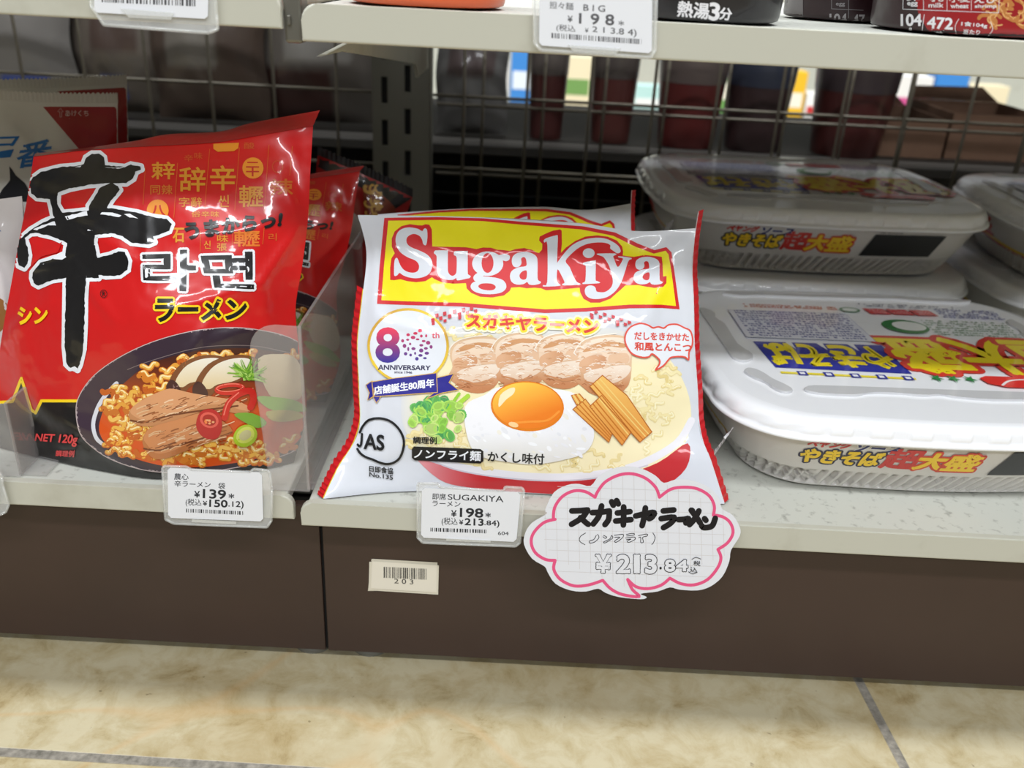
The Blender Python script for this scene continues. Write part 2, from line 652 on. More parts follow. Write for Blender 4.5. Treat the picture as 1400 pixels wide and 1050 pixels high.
LZ = 3.6        # the left bay sits a touch higher
deckR = shelf('bottom_shelf', 'cream bottom shelf of the right bay under the white and yellow noodle bag', -119, 760, 0, 0, BACK - 12, [], (True, False))
deckL = shelf('bottom_shelf', 'cream bottom shelf of the left bay under the large red noodle bag', -760, -123, LZ, 0.5, BACK - 12.5, [], (False, True))
gus = [(6, 0), (6, -14), (60, -16), (380, -52), (400, -66), (BACK - 40, -66), (BACK - 40, -10), (300, -9), (300, 0)]
upR = shelf('upper_shelf', 'cream upper shelf of the right bay with the price tag reading BIG', -104, 760, 267.7, -2, BACK - 22,
            [(-100, [(p[0], 267.7 - 9.2 + p[1]) for p in gus[1:-1]])], (True, False))
upL = shelf('upper_shelf', 'cream upper shelf of the left bay across the top left corner', -760, -113, 272.4, -2, BACK - 22, [], (False, True))
b = MB(); b.box(-113, -104.6, 2, 16, 250, 276, bev=1.5); b.box(-111, -109.5, 0.5, 2.5, 258, 262, bev=0.3)
tag(b.build('shelf_hook', M_METAL, None, (-109, 9, 250)), 'small steel hook in the gap between the two upper shelves', 'hook')

for (x0, x1, lab) in ((-760, -111.2, 'dark brown kick board under the left shelf bay'), (-109.4, 760, 'dark brown kick board behind the small barcode label')):
    b = MB(); b.box(x0, x1, 11, 17, -119.5, -9.4, bev=0.5)
    tag(b.build('kick_board', M_KICK, None, ((x0 + x1) / 2, 14, -119.5)), lab, 'kick board')
b = MB(); b.box(-111.1, -109.5, 13.5, 16.5, -119.5, -9.4)
tag(b.build('joint_strip', M_DARK, None, (-110.3, 15, -119.5)), 'thin black joint between the two brown kick boards', 'joint')
for px, lab in ((425, 'round levelling foot peeking out left of the kick board joint'), (505, 'round levelling foot peeking out right of the kick board joint')):
    p = at(px, 893, 2, -ZO); b = MB(); cx, cy = p[0], 27.0
    b.lathe([(13, -ZO), (13, -ZO + 3), (9, -ZO + 5), (4.5, -ZO + 6), (4.5, -ZO + 16)], cx, cy, 24, (150, 146, 138))
    tag(b.build('levelling_foot', M_POST, None, (cx, cy, -ZO)), lab, 'foot')
b = MB(); b.box(-750, 750, 40, BACK - 20, -20, -11.5, bev=1); b.box(-740, 740, 60, 70, -ZO, -20); b.box(-740, 740, BACK - 60, BACK - 50, -ZO, -20)
tag(b.build('base_frame', M_POST, None, (0, 260, -ZO)), 'grey steel base frame under the bottom shelves', 'frame')

# slotted posts between the bays
pw = at(587, 150, 1, BACK - 14)[0]; p0 = at(511, 150, 1, BACK - 14)[0]; pm = at(545, 150, 1, BACK - 14)[0]


def post(x0, x1, sx, lab, z_off):
    t = thing('slotted_post', lab, 'post', ((x0 + x1) / 2, BACK, -ZO))
    b = MB(); y = BACK - 18
    b.box(x0, x1, y + 3, y + 30, -ZO, 520)
    b.build('slot_shade_core', M_DARK, t)  # black fill behind the face, paints the slots as dark recesses
    b = MB()
    b.box(x0, sx - 3.2, y, y + 3, -ZO, 520); b.box(sx + 3.2, x1, y, y + 3, -ZO, 520)
    z = -ZO + z_off
    while z < 500:
        b.box(sx - 3.3, sx + 3.3, y, y + 3, z, z + 16); z += 42
    b.box(x0 - 1, x0, y, y + 30, -ZO, 520); b.box(x1, x1 + 1, y, y + 30, -ZO, 520)
    b.build('slotted_face', M_POST, t)


post(p0, pm - 1, at(527, 190, 1, BACK - 14)[0], 'left one of the two slotted grey posts behind the noodle bags', 12)
post(pm + 1, pw, at(558, 190, 1, BACK - 14)[0], 'right one of the two slotted grey posts behind the noodle bags', 24)

# wire backs
for (x0, x1, y, xs, lab) in ((-760, p0 - 2, BACK + 2, -521, 'wire mesh back of the left bay'),
                             (pw + 2, 760, BACK + 2, pw + 34, 'wire mesh back of the right bay'),
                             (pw + 2, 760, BACK + 40, pw + 52, 'wire mesh back of the facing shelf row further behind')):
    b = MB()
    k = x0 + (xs - x0) % 65
    while k < x1:
        b.tube((k, y, -30), (k, y, 330), 1.7); k += 65
    z = 236.0 if y < BACK + 20 else 222.0
    zz = z - 4 * 74
    while zz < 330:
        b.tube((x0, y + 2.6, zz), (x1, y + 2.6, zz), 1.7); zz += 74
    tag(b.build('wire_back', M_WIRE, None, ((x0 + x1) / 2, y, 0)), lab, 'wire mesh')

# ================================================================== the shelf row behind, seen through the wire
for z1, lab in ((104, 'grey shelf behind the wire mesh that carries the cups and cartons'), (-8, 'low grey shelf behind the wire mesh, under the cups'), (330, 'grey shelf behind the wire mesh above the cups')):
    b = MB(); b.box(-800, 800, BACK + 60, BACK + 420, z1 - 12, z1 - .3, bev=1.5)
    tag(b.build('far_shelf', M_RACK, None, (0, BACK + 240, z1 - 12)), lab, 'shelf')
for x, lab in ((-806, 'left end panel of the shelf row behind'), (806, 'right end panel of the shelf row behind')):
    b = MB(); b.box(x - 4, x + 4, BACK + 60, BACK + 420, -ZO, 330)
    tag(b.build('end_panel', M_RACK, None, (x, BACK + 240, -ZO)), lab, 'end panel')
b = MB(); b.box(-800, 800, BACK + 300, BACK + 304, -7.8, 91, (40, 36, 34), bev=.5)  # added panel, its dark colour stands in for shade under the far shelf
tag(b.build('shade_panel', M_CUP, None, (0, BACK + 302, -7)), 'added dark panel standing in for the shade below the cups behind the wire', 'board')
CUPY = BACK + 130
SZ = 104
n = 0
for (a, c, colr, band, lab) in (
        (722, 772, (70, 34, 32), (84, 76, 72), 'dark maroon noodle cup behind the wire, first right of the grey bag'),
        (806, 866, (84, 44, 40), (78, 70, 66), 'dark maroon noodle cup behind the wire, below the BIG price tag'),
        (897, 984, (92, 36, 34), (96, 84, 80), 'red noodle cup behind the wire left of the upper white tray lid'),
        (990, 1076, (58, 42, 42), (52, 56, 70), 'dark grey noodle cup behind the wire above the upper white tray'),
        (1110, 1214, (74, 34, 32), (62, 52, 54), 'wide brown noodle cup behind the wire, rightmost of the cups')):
    xa, xc = at(a, 160, 1, CUPY)[0], at(c, 160, 1, CUPY)[0]
    cx, r = (xa + xc) / 2, (xc - xa) / 2
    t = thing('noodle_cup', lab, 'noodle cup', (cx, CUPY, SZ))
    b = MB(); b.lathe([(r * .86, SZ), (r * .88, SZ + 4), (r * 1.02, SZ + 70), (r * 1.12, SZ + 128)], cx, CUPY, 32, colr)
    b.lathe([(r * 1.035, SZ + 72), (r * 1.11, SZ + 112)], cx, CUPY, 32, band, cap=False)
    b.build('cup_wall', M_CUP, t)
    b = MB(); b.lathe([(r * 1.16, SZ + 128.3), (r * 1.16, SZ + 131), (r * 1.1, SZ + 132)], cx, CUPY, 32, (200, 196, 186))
    b.build('lid', M_CUP, t)

xa, xc = at(596, 160, 1, CUPY)[0], at(692, 160, 1, CUPY)[0]


def pillow(xa, xc, y, z0, z1, th, col, blots, name, lab, cat, bag_lean=14):
    P = []; Cc = []
    for i in range(17):
        v = i / 16; row = []; crow = []
        for j in range(21):
            u = j / 20
            bl = (math.sin(math.pi * u) ** .6) * (math.sin(math.pi * v) ** .55)
            row.append((xa + (xc - xa) * (u + 0.02 * math.sin(9 * v)), y - th * bl + bag_lean * v + 1.5 * math.sin(17 * u + 9 * v) * bl, z0 + (z1 - z0) * v))
            cc = col
            for (u0, u1, v0, v1, bc) in blots:
                if u0 <= u <= u1 and v0 <= v <= v1: cc = bc
            crow.append(cc)
        P.append(row); Cc.append(crow)
    b = MB(); b.grid(P, Cc)
    Q = [[(p[0], 2 * (y + bag_lean * i / 16) - p[1], p[2]) for p in r] for i, r in enumerate(P)]
    b.grid(Q, Cc, flip=True)
    tag(b.build(name, M_FILM, None, ((xa + xc) / 2, y, z0)), lab, cat)


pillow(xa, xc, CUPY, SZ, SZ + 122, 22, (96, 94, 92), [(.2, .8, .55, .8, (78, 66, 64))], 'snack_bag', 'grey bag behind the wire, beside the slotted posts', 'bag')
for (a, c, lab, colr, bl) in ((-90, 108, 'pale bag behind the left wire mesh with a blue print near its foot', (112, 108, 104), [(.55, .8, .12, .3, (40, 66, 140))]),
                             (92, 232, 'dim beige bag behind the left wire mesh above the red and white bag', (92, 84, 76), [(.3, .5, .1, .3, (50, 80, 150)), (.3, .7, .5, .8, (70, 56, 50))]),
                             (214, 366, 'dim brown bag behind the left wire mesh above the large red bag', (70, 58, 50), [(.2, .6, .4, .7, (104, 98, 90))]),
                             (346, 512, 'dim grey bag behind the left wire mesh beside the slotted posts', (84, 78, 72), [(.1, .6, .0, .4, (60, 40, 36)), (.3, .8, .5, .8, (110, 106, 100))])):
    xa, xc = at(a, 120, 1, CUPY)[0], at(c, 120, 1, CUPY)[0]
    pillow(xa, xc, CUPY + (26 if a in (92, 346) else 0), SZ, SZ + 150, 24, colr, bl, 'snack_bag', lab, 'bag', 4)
# open cartons to the right
for (a, c, h, y, lab) in ((1200, 1290, 44, CUPY - 10, 'brown carton behind the wire, left of the two at the right edge'), (1294, 1430, 52, CUPY - 4, 'open brown carton behind the wire at the right edge')):
    xa, xc = at(a, 200, 1, y)[0], at(c, 200, 1, y)[0]
    t = thing('open_carton', lab, 'carton', ((xa + xc) / 2, y, SZ))
    b = MB(); th = 3
    b.box(xa, xc, y, y + th, SZ, SZ + h, bev=.5); b.box(xa, xc, y + 130, y + 130 + th, SZ, SZ + h, bev=.5)
    b.box(xa, xa + th, y + th, y + 130, SZ, SZ + h, bev=.5); b.box(xc - th, xc, y + th, y + 130, SZ, SZ + h, bev=.5)
    b.box(xa + th, xc - th, y + th, y + 130, SZ, SZ + th)
    b.build('carton_walls', M_BOX, t)
    b = MB(); b.prism([(xa + 2, 0), (xc - 2, 0), (xc - 14, 34), (xa + 12, 30)], lambda p, q, hh: (p, y + 130 + th + q * .8 + hh, SZ + h + q * .45), 0, 2.4)
    b.build('carton_flap', M_BOX, t)
# goods on the bright shelf across the next aisle
FY = 1750.0
zf = at(1250, 182, 1, FY)[2]
b = MB(); b.box(-900, 1700, FY - 10, FY + 260, zf - 16, zf - .4, bev=2); b.box(-900, 1700, FY + 255, FY + 265, -ZO, zf + 420)
b.box(-900, 1700, FY - 10, FY + 255, -ZO, -ZO + 90)
tag(b.build('shelf_unit', M_SHELF, None, (400, FY, -ZO)), 'bright shelf unit far across the next aisle', 'shelf unit')
cols = [('white and pink', (238, 235, 230), (214, 92, 150)), ('yellow', (240, 190, 50), (250, 240, 220)), ('pale teal', (190, 226, 220), (240, 240, 236)), ('blue', (70, 140, 214), (232, 240, 248)),
        ('white', (244, 244, 240), (200, 60, 60)), ('orange', (232, 140, 52), (250, 236, 210)), ('cream', (240, 226, 190), (120, 160, 90)), ('light blue', (120, 186, 232), (250, 250, 250)),
        ('green', (108, 160, 86), (245, 240, 220)), ('pink', (236, 150, 180), (250, 245, 245))]
xx = at(640, 150, 1, FY)[0]; k = 0
place_words = ['leftmost', 'second', 'third', 'fourth', 'fifth', 'sixth', 'seventh', 'eighth', 'ninth', 'tenth', 'eleventh', 'twelfth', 'thirteenth']
while k < 13:
    nm, c0, c1 = cols[(k * 3) % 10]; w = 92 + 18 * math.sin(k * 2.1); h = 110 + 40 * math.sin(k * 1.3)
    b = MB(); b.box(xx, xx + w, FY + 4, FY + 60, zf, zf + h, c0, bev=1); b.box(xx + 5, xx + w - 5, FY + 3.3, FY + 3.9, zf + h * .35, zf + h * .62, c1)
    tag(b.build('product_carton', M_PRINT, None, (xx + w / 2, FY + 30, zf)), f'{nm} carton on the far bright shelf, {place_words[k]} from its left end', 'carton', 'cartons on the far shelf')
    xx += w + 5; k += 1
# ================================================================== noodle trays
TW, TD, TH, RIM = 285.0, 238.0, 59.0, 46.0


def rrect(w, d, r, ins, n_arc=14, bulge=4.0):
    """rounded rectangle 0..w x 0..d drawn in by ins; returns points with running length"""
    x0, x1, y0, y1 = ins, w - ins, ins, d - ins
    r = max(8, r - ins * 0.35)
    pts = []

    def line(a, c, n=60):
        for t in np.arange(n) / n:
            bx = bulge * math.sin(math.pi * t)
            nx, ny = (c[1] - a[1]), -(c[0] - a[0]); l = math.hypot(nx, ny)
            pts.append((a[0] + (c[0] - a[0]) * t + nx / l * bx, a[1] + (c[1] - a[1]) * t + ny / l * bx))

    def arc(cx, cy, a0, n=n_arc * 2):
        for t in np.arange(n) / n:
            an = math.radians(a0 + 90 * t); pts.append((cx + r * math.cos(an), cy + r * math.sin(an)))
    line((x0 + r, y0), (x1 - r, y0), 260); arc(x1 - r, y0 + r, -90); line((x1, y0 + r), (x1, y1 - r), 200)
    arc(x1 - r, y1 - r, 0); line((x1 - r, y1), (x0 + r, y1), 120); arc(x0 + r, y1 - r, 90); line((x0, y1 - r), (x0, y0 + r), 200); arc(x0 + r, y0 + r, 180)
    return pts


def tray_mesh():
    """foam tray wall with slanted flutes pressed into its foot"""
    mb = MB(); R = []
    zs = list(np.linspace(0, 2.5, 4)) + list(np.linspace(3.2, 19, 16)) + list(np.linspace(22, RIM - 2, 8)) + [RIM - .8, RIM]
    for z in zs:
        if z < 3:
            ins = 33 - 7 * math.sqrt(max(0, 1 - (1 - z / 3) ** 2))
        else:
            ins = 26 - 20 * ((z - 3) / (RIM - 3)) ** .85
        if z >= RIM - 1: ins = 2.5
        base = rrect(TW, TD, 52, ins)
        row = []; n = len(base); s = 0.0
        ref = rrect(TW, TD, 52, 20)
        for i, p in enumerate(base):
            q0, q1 = ref[i - 1], ref[(i + 1) % n]
            tx, ty = q1[0] - q0[0], q1[1] - q0[1]; l = math.hypot(tx, ty); tx, ty = tx / l, ty / l
            s += l / 2
            nx, ny = ty, -tx
            dep = 0.0
            if 2.5 < z < 17.5:
                k = ((s - z * 0.55) % 7.1) / 7.1
                e = min(1, (z - 2.5) / 1.6, (17.5 - z) / 2.4)
                dep = 5.0 * e * max(0.0, min(1.0, (0.33 - abs(k - .5)) / 0.08))
            row.append((p[0] - nx * dep, p[1] - ny * dep, z))
        R.append(row)
    mb.grid(R, (216, 212, 206), True, closed_u=True, flip=False)
    mb.add(R[0], [tuple(range(len(R[0])))[::-1]], (216, 212, 206))
    return mb


def lid_mesh():
    mb = MB(); R = []
    for z, ins in ((RIM - .5, 1.6), (RIM, 0.2), (RIM + 1.2, 0.0), (RIM + 2.4, .8), (RIM + 2.8, 2.2), (RIM + 4.5, 2.5), (RIM + 6, 2.8), (RIM + 7.5, 3.1), (RIM + 9, 3.5), (RIM + 11, 4.6), (TH - .9, 6.2), (TH - .25, 8.2), (TH, 11)):
        base = rrect(TW, TD, 54, ins); n = len(base); row = []; s = 0
        for i, p in enumerate(base):
            q0, q1 = base[i - 1], base[(i + 1) % n]
            tx, ty = q1[0] - q0[0], q1[1] - q0[1]; l = math.hypot(tx, ty); tx, ty = tx / l, ty / l; s += l / 2
            dep = 0
            if RIM + 4 < z < RIM + 9.5:
                k = (s % 23) / 23
                dep = 0.9 * max(0.0, min(1.0, (0.31 - abs(k - .5)) / 0.07)) * (1 if RIM + 4.4 < z < RIM + 8.5 else .3)
            row.append((p[0] + ty * dep, p[1] - tx * dep, z))
        R.append(row)
    c = (243, 244, 248)
    mb.grid(R, c, True, closed_u=True)
    top = R[-1]; n = len(top); cx, cy = TW / 2, TD / 2
    rings = [[(cx + (p[0] - cx) * k, cy + (p[1] - cy) * k, TH + .4 * (1 - k)) for p in top] for k in (1, .8, .6, .4, .2, .04)]
    mb.grid(rings, c, True, closed_u=True)
    mb.add(rings[-1], [tuple(range(n))], c)

    # moulded strips of the lid
    def pad(pts):
        pts = smooth(pts, True, 4)
        mb.prism(pts, lambda a, b_, h: (a, b_, TH + h), -.5, 1.7, (204, 204, 206), bev=.5)
    pad([(58, 46), (55, 41), (62, 37), (84, 36), (94, 40), (112, 41), (128, 39), (140, 41), (150, 38), (170, 36), (200, 38), (224, 41), (230, 45), (222, 48), (140, 48), (70, 48)])
    pad([(24, 67), (29, 72), (35, 66), (39, 56), (45, 47), (47, 40), (41, 37), (36, 42), (33, 51), (27, 58)])
    pad([(19, 178), (24, 180), (29, 172), (27, 160), (31, 150), (31, 112), (36, 98), (35, 88), (28, 83), (22, 88), (21, 104), (20, 140)])
    pad([(46, 217), (52, 221), (66, 222), (110, 222), (160, 224), (240, 224), (248, 221), (238, 217), (200, 217), (190, 219), (120, 216), (76, 216), (60, 213)])
    pad([(262, 178), (257, 180), (253, 172), (255, 160), (252, 150), (252, 112), (249, 98), (250, 88), (257, 83), (262, 88), (263, 104), (264, 140)])
    return mb


def tray_art(wall, lid):
    # ---- front of the tray: sheet (x, height) thrown on along the depth
    bv = bvh_of(wall)
    A = Art(wall, surf_place(bv, lambda x, y: ((x, -60, -y), (0, 1, 0))), 2.2)

    def q(x0, x1, zt, zb, sl=0.0):
        return [(x0, -zt), (x1, -zt + sl), (x1 - 1.5, -zb + sl), (x0 - 1.5, -zb)]
    RED, YEL, NAVY = (206, 52, 44), (248, 208, 40), (34, 40, 110)
    A.text('ペヤング', q(51, 76, 43.5, 38.4), RED, .8); A.up()
    A.text('ソース', q(79, 105, 43.2, 37.2), NAVY, .9, [(.5, (236, 236, 236))]); A.up()
    A.text('やきそば', q(50, 97, 36.5, 25), YEL, 1.4, [(1.2, (40, 36, 60))]); A.up()
    A.text('超', q(99, 120, 40.5, 24), RED, 1.7); A.up()
    A.text('大', q(119, 136, 38.5, 24.5), YEL, 1.8, [(1.4, (214, 66, 36))]); A.up()
    A.text('盛', q(136, 156, 38.5, 24.5), YEL, 1.4, [(1.4, (214, 66, 36))]); A.up()
    A.fill([(172, -41.5), (233, -41.5), (226, -21), (165, -21)], (30, 30, 32))
    A.text('賞味期限', q(176, 196, 44.8, 42.8), (90, 90, 90))
    # the left side: red characters and a red and yellow curve near the corner
    B = Art(wall, surf_place(bv, lambda x, y: ((-60, x, -y), (1, 0, 0))), 2.2)
    for (x0, x1, t) in ((150, 182, '大'), (112, 144, '盛')):
        B.text(t, [(x1, -42), (x0, -42), (x0, -24), (x1, -24)], RED, 2)
    for dz, cc in ((0, (200, 40, 40)), (2.6, (235, 200, 60))):
        B.stroke(smooth([(200, -30 - dz), (160, -24 - dz), (120, -20 - dz), (80, -18 - dz), (58, -19 - dz)], False), 2.6 if dz else 2.0, cc)

    # ---- lid: the sheet is the lid seen from above, print reads from behind
    A = Art(lid, lambda x, y, l: (x, y, TH + .42 + l * .6), 6)

    def fl(pts, c, **k):
        A.fill(pts, c, **k)
    YEL2 = (250, 226, 20); RED2 = (222, 54, 44); NAV = (40, 48, 158)

    def rot(x0, x1, y0, y1):       # quad for print turned by half a turn
        return [(x1, y0), (x0, y0), (x0, y1), (x1, y1)]
    fl([(44, 120), (135, 121), (136, 73), (47, 76)], NAV)
    A.up(); A.step = 3
    for i, ch in enumerate('やきそば'):
        xr = 132 - i * 21.5
        A.text(ch, rot(xr - 18.5, xr, 81, 117), YEL2, 3.0); A.up()
    for i in range(3):
        x = 66 + i * 22
        fl([(x, 121.5), (x + 5, 121.5), (x + 4.5, 108)], (244, 244, 246), grid=False)
    fl([(48, 69.5), (135, 66.5), (135, 63.5), (48, 66.5)], (246, 226, 60)); A.up()
    for i in range(5):
        x = 62 + i * 17; y = 67.6 - i * .6
        fl([(x - 3.2, y - 3), (x + 3.2, y - 3), (x + 3.2, y + 3.4), (x - 3.2, y + 3.4)], NAV, grid=False); A.up()
        fl([(x - 1.7, y - 1.5), (x + 1.7, y - 1.5), (x + 1.7, y + 1.9), (x - 1.7, y + 1.9)], (245, 245, 248), grid=False); A.up()
    for ch, x0, x1, y0, y1 in (('盛', 138, 185, 76, 132), ('大', 184, 229, 78, 137), ('超', 228, 268, 80, 138)):
        A.text(ch, [(x1 + 3, y0), (x0 + 3, y0), (x0 - 3, y1), (x1 - 3, y1)], YEL2, 4.2, [(4.6, RED2)]); A.up()
    # small print: rows of tiny ink
    rn = random.Random(5)

    def rows(x0, x1, y0, y1, dy, c, h, skip=.12):
        y = y0
        while y < y1:
            x = x0
            while x < x1:
                w = rn.uniform(.8, 2.6)
                if rn.random() > skip:
                    yy = y + rn.uniform(-.25, .25) * h
                    fl([(x, yy), (min(x + w, x1), yy), (min(x + w, x1), yy + h * rn.uniform(.5, 1)), (x, yy + h)], c, grid=False)
                x += w + rn.uniform(.4, 1.1)
            y += dy
    A.step = 8
    A.stroke([(41, 126), (41, 180), (131, 182), (133, 126)], .5, (70, 76, 150), True)
    fl([(41, 126), (41, 180), (131, 182), (133, 126)], (226, 228, 240)); A.up()
    rows(45, 129, 129, 178, 4.4, (62, 72, 150), 2.6)
    rows(56, 128, 189, 196, 4.0, (214, 112, 90), 2.2)
    rows(186, 250, 144, 176, 4.6, (110, 150, 116), 1.9, .2)
    rows(208, 256, 181, 198, 4.0, (96, 100, 170), 2.2, .2)
    rows(150, 226, 200, 205, 4.0, (80, 80, 120), 1.6, .3)
    for i in range(3):
        fl([(152 + i * 18, 183), (168.5 + i * 18, 183), (166 + i * 18, 195), (149.5 + i * 18, 195)], (214, 78, 82)); A.up()
        rows(153 + i * 18, 166 + i * 18, 186, 193, 3.4, (240, 200, 200), 1.4)
    A.step = 3
    fl(ell(138, 190, 8, 5.5), (110, 150, 118)); A.up(); fl(ell(138, 190, 6, 3.8), (238, 242, 238))
    fl(ell(168, 158, 17, 14), (52, 124, 66)); A.up(); fl(ell(171, 159, 12.5, 9.5), (238, 240, 238)); A.up()
    for i in range(3):
        x, y = 149 + i * 11, 66
        fl([(x + (4.6 if k % 2 == 0 else 1.8) * math.sin(k * math.pi / 5), y - (6 if k % 2 == 0 else 2.4) * math.cos(k * math.pi / 5)) for k in range(10)], (40, 138, 70), grid=False)
    fl([(178, 68), (184, 72), (240, 72), (246, 66), (240, 56), (190, 55), (180, 60)], (226, 50, 44)); A.up()
    A.stroke(smooth([(188, 58), (196, 65), (208, 68), (222, 66), (232, 59)], False), 1.6, (246, 240, 240))


tw, tl = tray_mesh(), lid_mesh()
tray_art(tw, tl)
# crumpled end of the shrink film at the front left corner
def tuft():
    b = MB(); rn = random.Random(3); P = []
    for i in range(7):
        row = []
        for j in range(9):
            a = j / 8; w = 3.0 + i * 1.5
            row.append((9 - i * 1.5 + rn.uniform(-.5, .5), 26 - i * 1.6 + (a - .5) * w * 1.4, RIM - 5 - i * .3 - (a - .2) * w * 1.7 + (1.2 if j % 2 else -1.0) * (i / 6) * 1.3))
        P.append(row)
    b.grid(P, (232, 230, 232), False)
    b.grid([[(x + .35, y + .25, z) for x, y, z in r] for r in P], (232, 230, 232), False, flip=True)
    return b


M_TUFT = mat('shrink_film', (228, 226, 228), 0.2, transmission=.35, coat=.5)
TY = math.radians(2.5)
tray = thing('noodle_tray', 'white noodle tray lying in front at the right, closest to the shelf edge', 'noodle tray', (0, 0, 0), 'shrink wrapped noodle trays')
tw.build('tray_base', M_PLASTIC, tray)
o = tl.build('lid', M_LID, tray); o['label'] = 'white lid with blue, yellow and red print'
tuft().build('film_tuft', M_TUFT, tray)
tray.location = W((127, 18, .2)); tray.rotation_euler = (0, 0, TY)


def tray_at(x, y, z, lab, yaw=TY):
    r = dup(tray, label=lab); r.location = W((x, y, z)); r.rotation_euler = (0, 0, yaw)
    return r


tray_at(119, 275, .2, 'white noodle tray hidden under the upper one, only its lid edge shows')
tray_at(120, 272, TH + 1.7, 'white noodle tray stacked behind, with the black printed panel in view')
tray_at(412, 262, .2, 'white noodle tray at the right edge, lower of the stack there', math.radians(-1))
tray_at(418, 258, TH + 1.7, 'white noodle tray at the right edge, upper of the stack there', math.radians(-2))
# ================================================================== soft packets
def cr_interp(A, n):
    """Catmull-Rom along axis 0 of A to n samples"""
    A = np.asarray(A, float); k = len(A); out = []
    for t in np.linspace(0, k - 1, n):
        i = min(int(t), k - 2); f = t - i
        p0, p1, p2, p3 = A[max(i - 1, 0)], A[i], A[i + 1], A[min(i + 2, k - 1)]
        out.append(0.5 * (2 * p1 + (p2 - p0) * f + (2 * p0 - 5 * p1 + 4 * p2 - p3) * f * f + (3 * p1 - p0 - 3 * p2 + p3) * f ** 3))
    return np.array(out)


def packet(left, right, top, bottom, ytop, zbot, bulge, creases, nu=84, nv=72, fat=44, ybot=None, seed=1):
    """Front skin of a filled bag from its outline; left/right: edge points top to bottom, top/bottom: inner points left to right"""
    rows = len(left); cols = len(top) + 2
    P = np.zeros((rows, cols, 3))
    T = [left[0]] + list(top) + [right[0]]; B = [left[-1]] + list(bottom) + [right[-1]]
    for i in range(rows):
        v = i / (rows - 1)
        for j in range(cols):
            u = j / (cols - 1)
            lx = [left[i][k] * (1 - u) + right[i][k] * u for k in (0, 1)]
            tdev = [T[j][k] - (T[0][k] * (1 - u) + T[-1][k] * u) for k in (0, 1)]
            bdev = [B[j][k] - (B[0][k] * (1 - u) + B[-1][k] * u) for k in (0, 1)]
            px = [lx[k] + tdev[k] * (1 - v) ** 2 + bdev[k] * v ** 2 for k in (0, 1)]
            yb = at(*B[j], 2, zbot)[1] if ybot is None else ybot
            y = ytop * (1 - v) + yb * v - bulge * (math.sin(math.pi * u) ** .7) * (math.sin(math.pi * v) ** .75)
            if i == rows - 1 and ybot is None:
                P[i, j] = at(*px, 2, zbot)
            else:
                P[i, j] = at(*px, 1, y)
    G = cr_interp(P, nv)
    G = np.swapaxes(cr_interp(np.swapaxes(G, 0, 1), nu), 0, 1)
    # creases: (u0, v0, u1, v1, height, width)
    du = np.gradient(G, axis=1); dv = np.gradient(G, axis=0)
    Nn = np.cross(du, dv); Nn /= np.linalg.norm(Nn, axis=2, keepdims=True) + 1e-9
    Nn *= np.sign(-Nn[:, :, 1:2] + 1e-9)
    U, V = np.meshgrid(np.linspace(0, 1, nu), np.linspace(0, 1, nv))
    D = np.zeros_like(U)
    rn = np.random.RandomState(seed)
    for (a, b_, c, d, h, w) in creases:
        dx, dy = c - a, d - b_; L2 = dx * dx + dy * dy
        t = np.clip(((U - a) * dx + (V - b_) * dy) / L2, 0, 1)
        dist = np.hypot(U - a - t * dx, V - b_ - t * dy)
        D += h * np.exp(-(dist / (w * 1.25)) ** 2 * .9) * (0.35 + 0.65 * np.sin(np.pi * np.clip(t, .03, .97)))
    for k in range(26):
        a, b_ = rn.rand(2) * 7; ph = rn.rand() * 6.3
        D += 0.16 * np.sin(2 * math.pi * ((a - 3.5) * U + (b_ - 3.5) * V) + ph)
    edge = np.minimum(1, np.minimum(np.minimum(U, 1 - U), np.minimum(V, 1 - V)) / 0.06)
    G = G + Nn * (D * edge)[:, :, None]
    return G, Nn, U, V


def packet_back(G, U, V, fat):
    k = (np.sin(np.pi * U) ** .6) * (np.sin(np.pi * V) ** .6)
    H = G.copy(); H[:, :, 1] += fat * k
    return H


def fin(edge, out, width, col, teeth=26, line=None, back=0.25, pleat=0.7):
    """pleated seal strip along an edge (list of points); out: unit direction away from the bag"""
    E = cr_interp(edge, teeth * 4 + 1); mb = MB(); R = [[], [], [], []]
    out = np.array(out, float)
    for i, p in enumerate(E):
        w = width * (0.93 + 0.07 * (1 if i % 4 < 2 else -1))
        for k, f in enumerate((0, .12, .55, 1)):
            q = p + out * w * f + np.array([0, pleat * (1 if i % 4 in (0, 1) else -1) * min(1, f * 3), 0])
            R[k].append(q)
    mb.grid([R[0], R[1]], line or col, True)
    mb.grid(R[1:], col, True)
    Q = [[p + np.array([0, .5, 0]) for p in r] for r in R]
    mb.grid(Q, col, True, flip=True)
    return mb


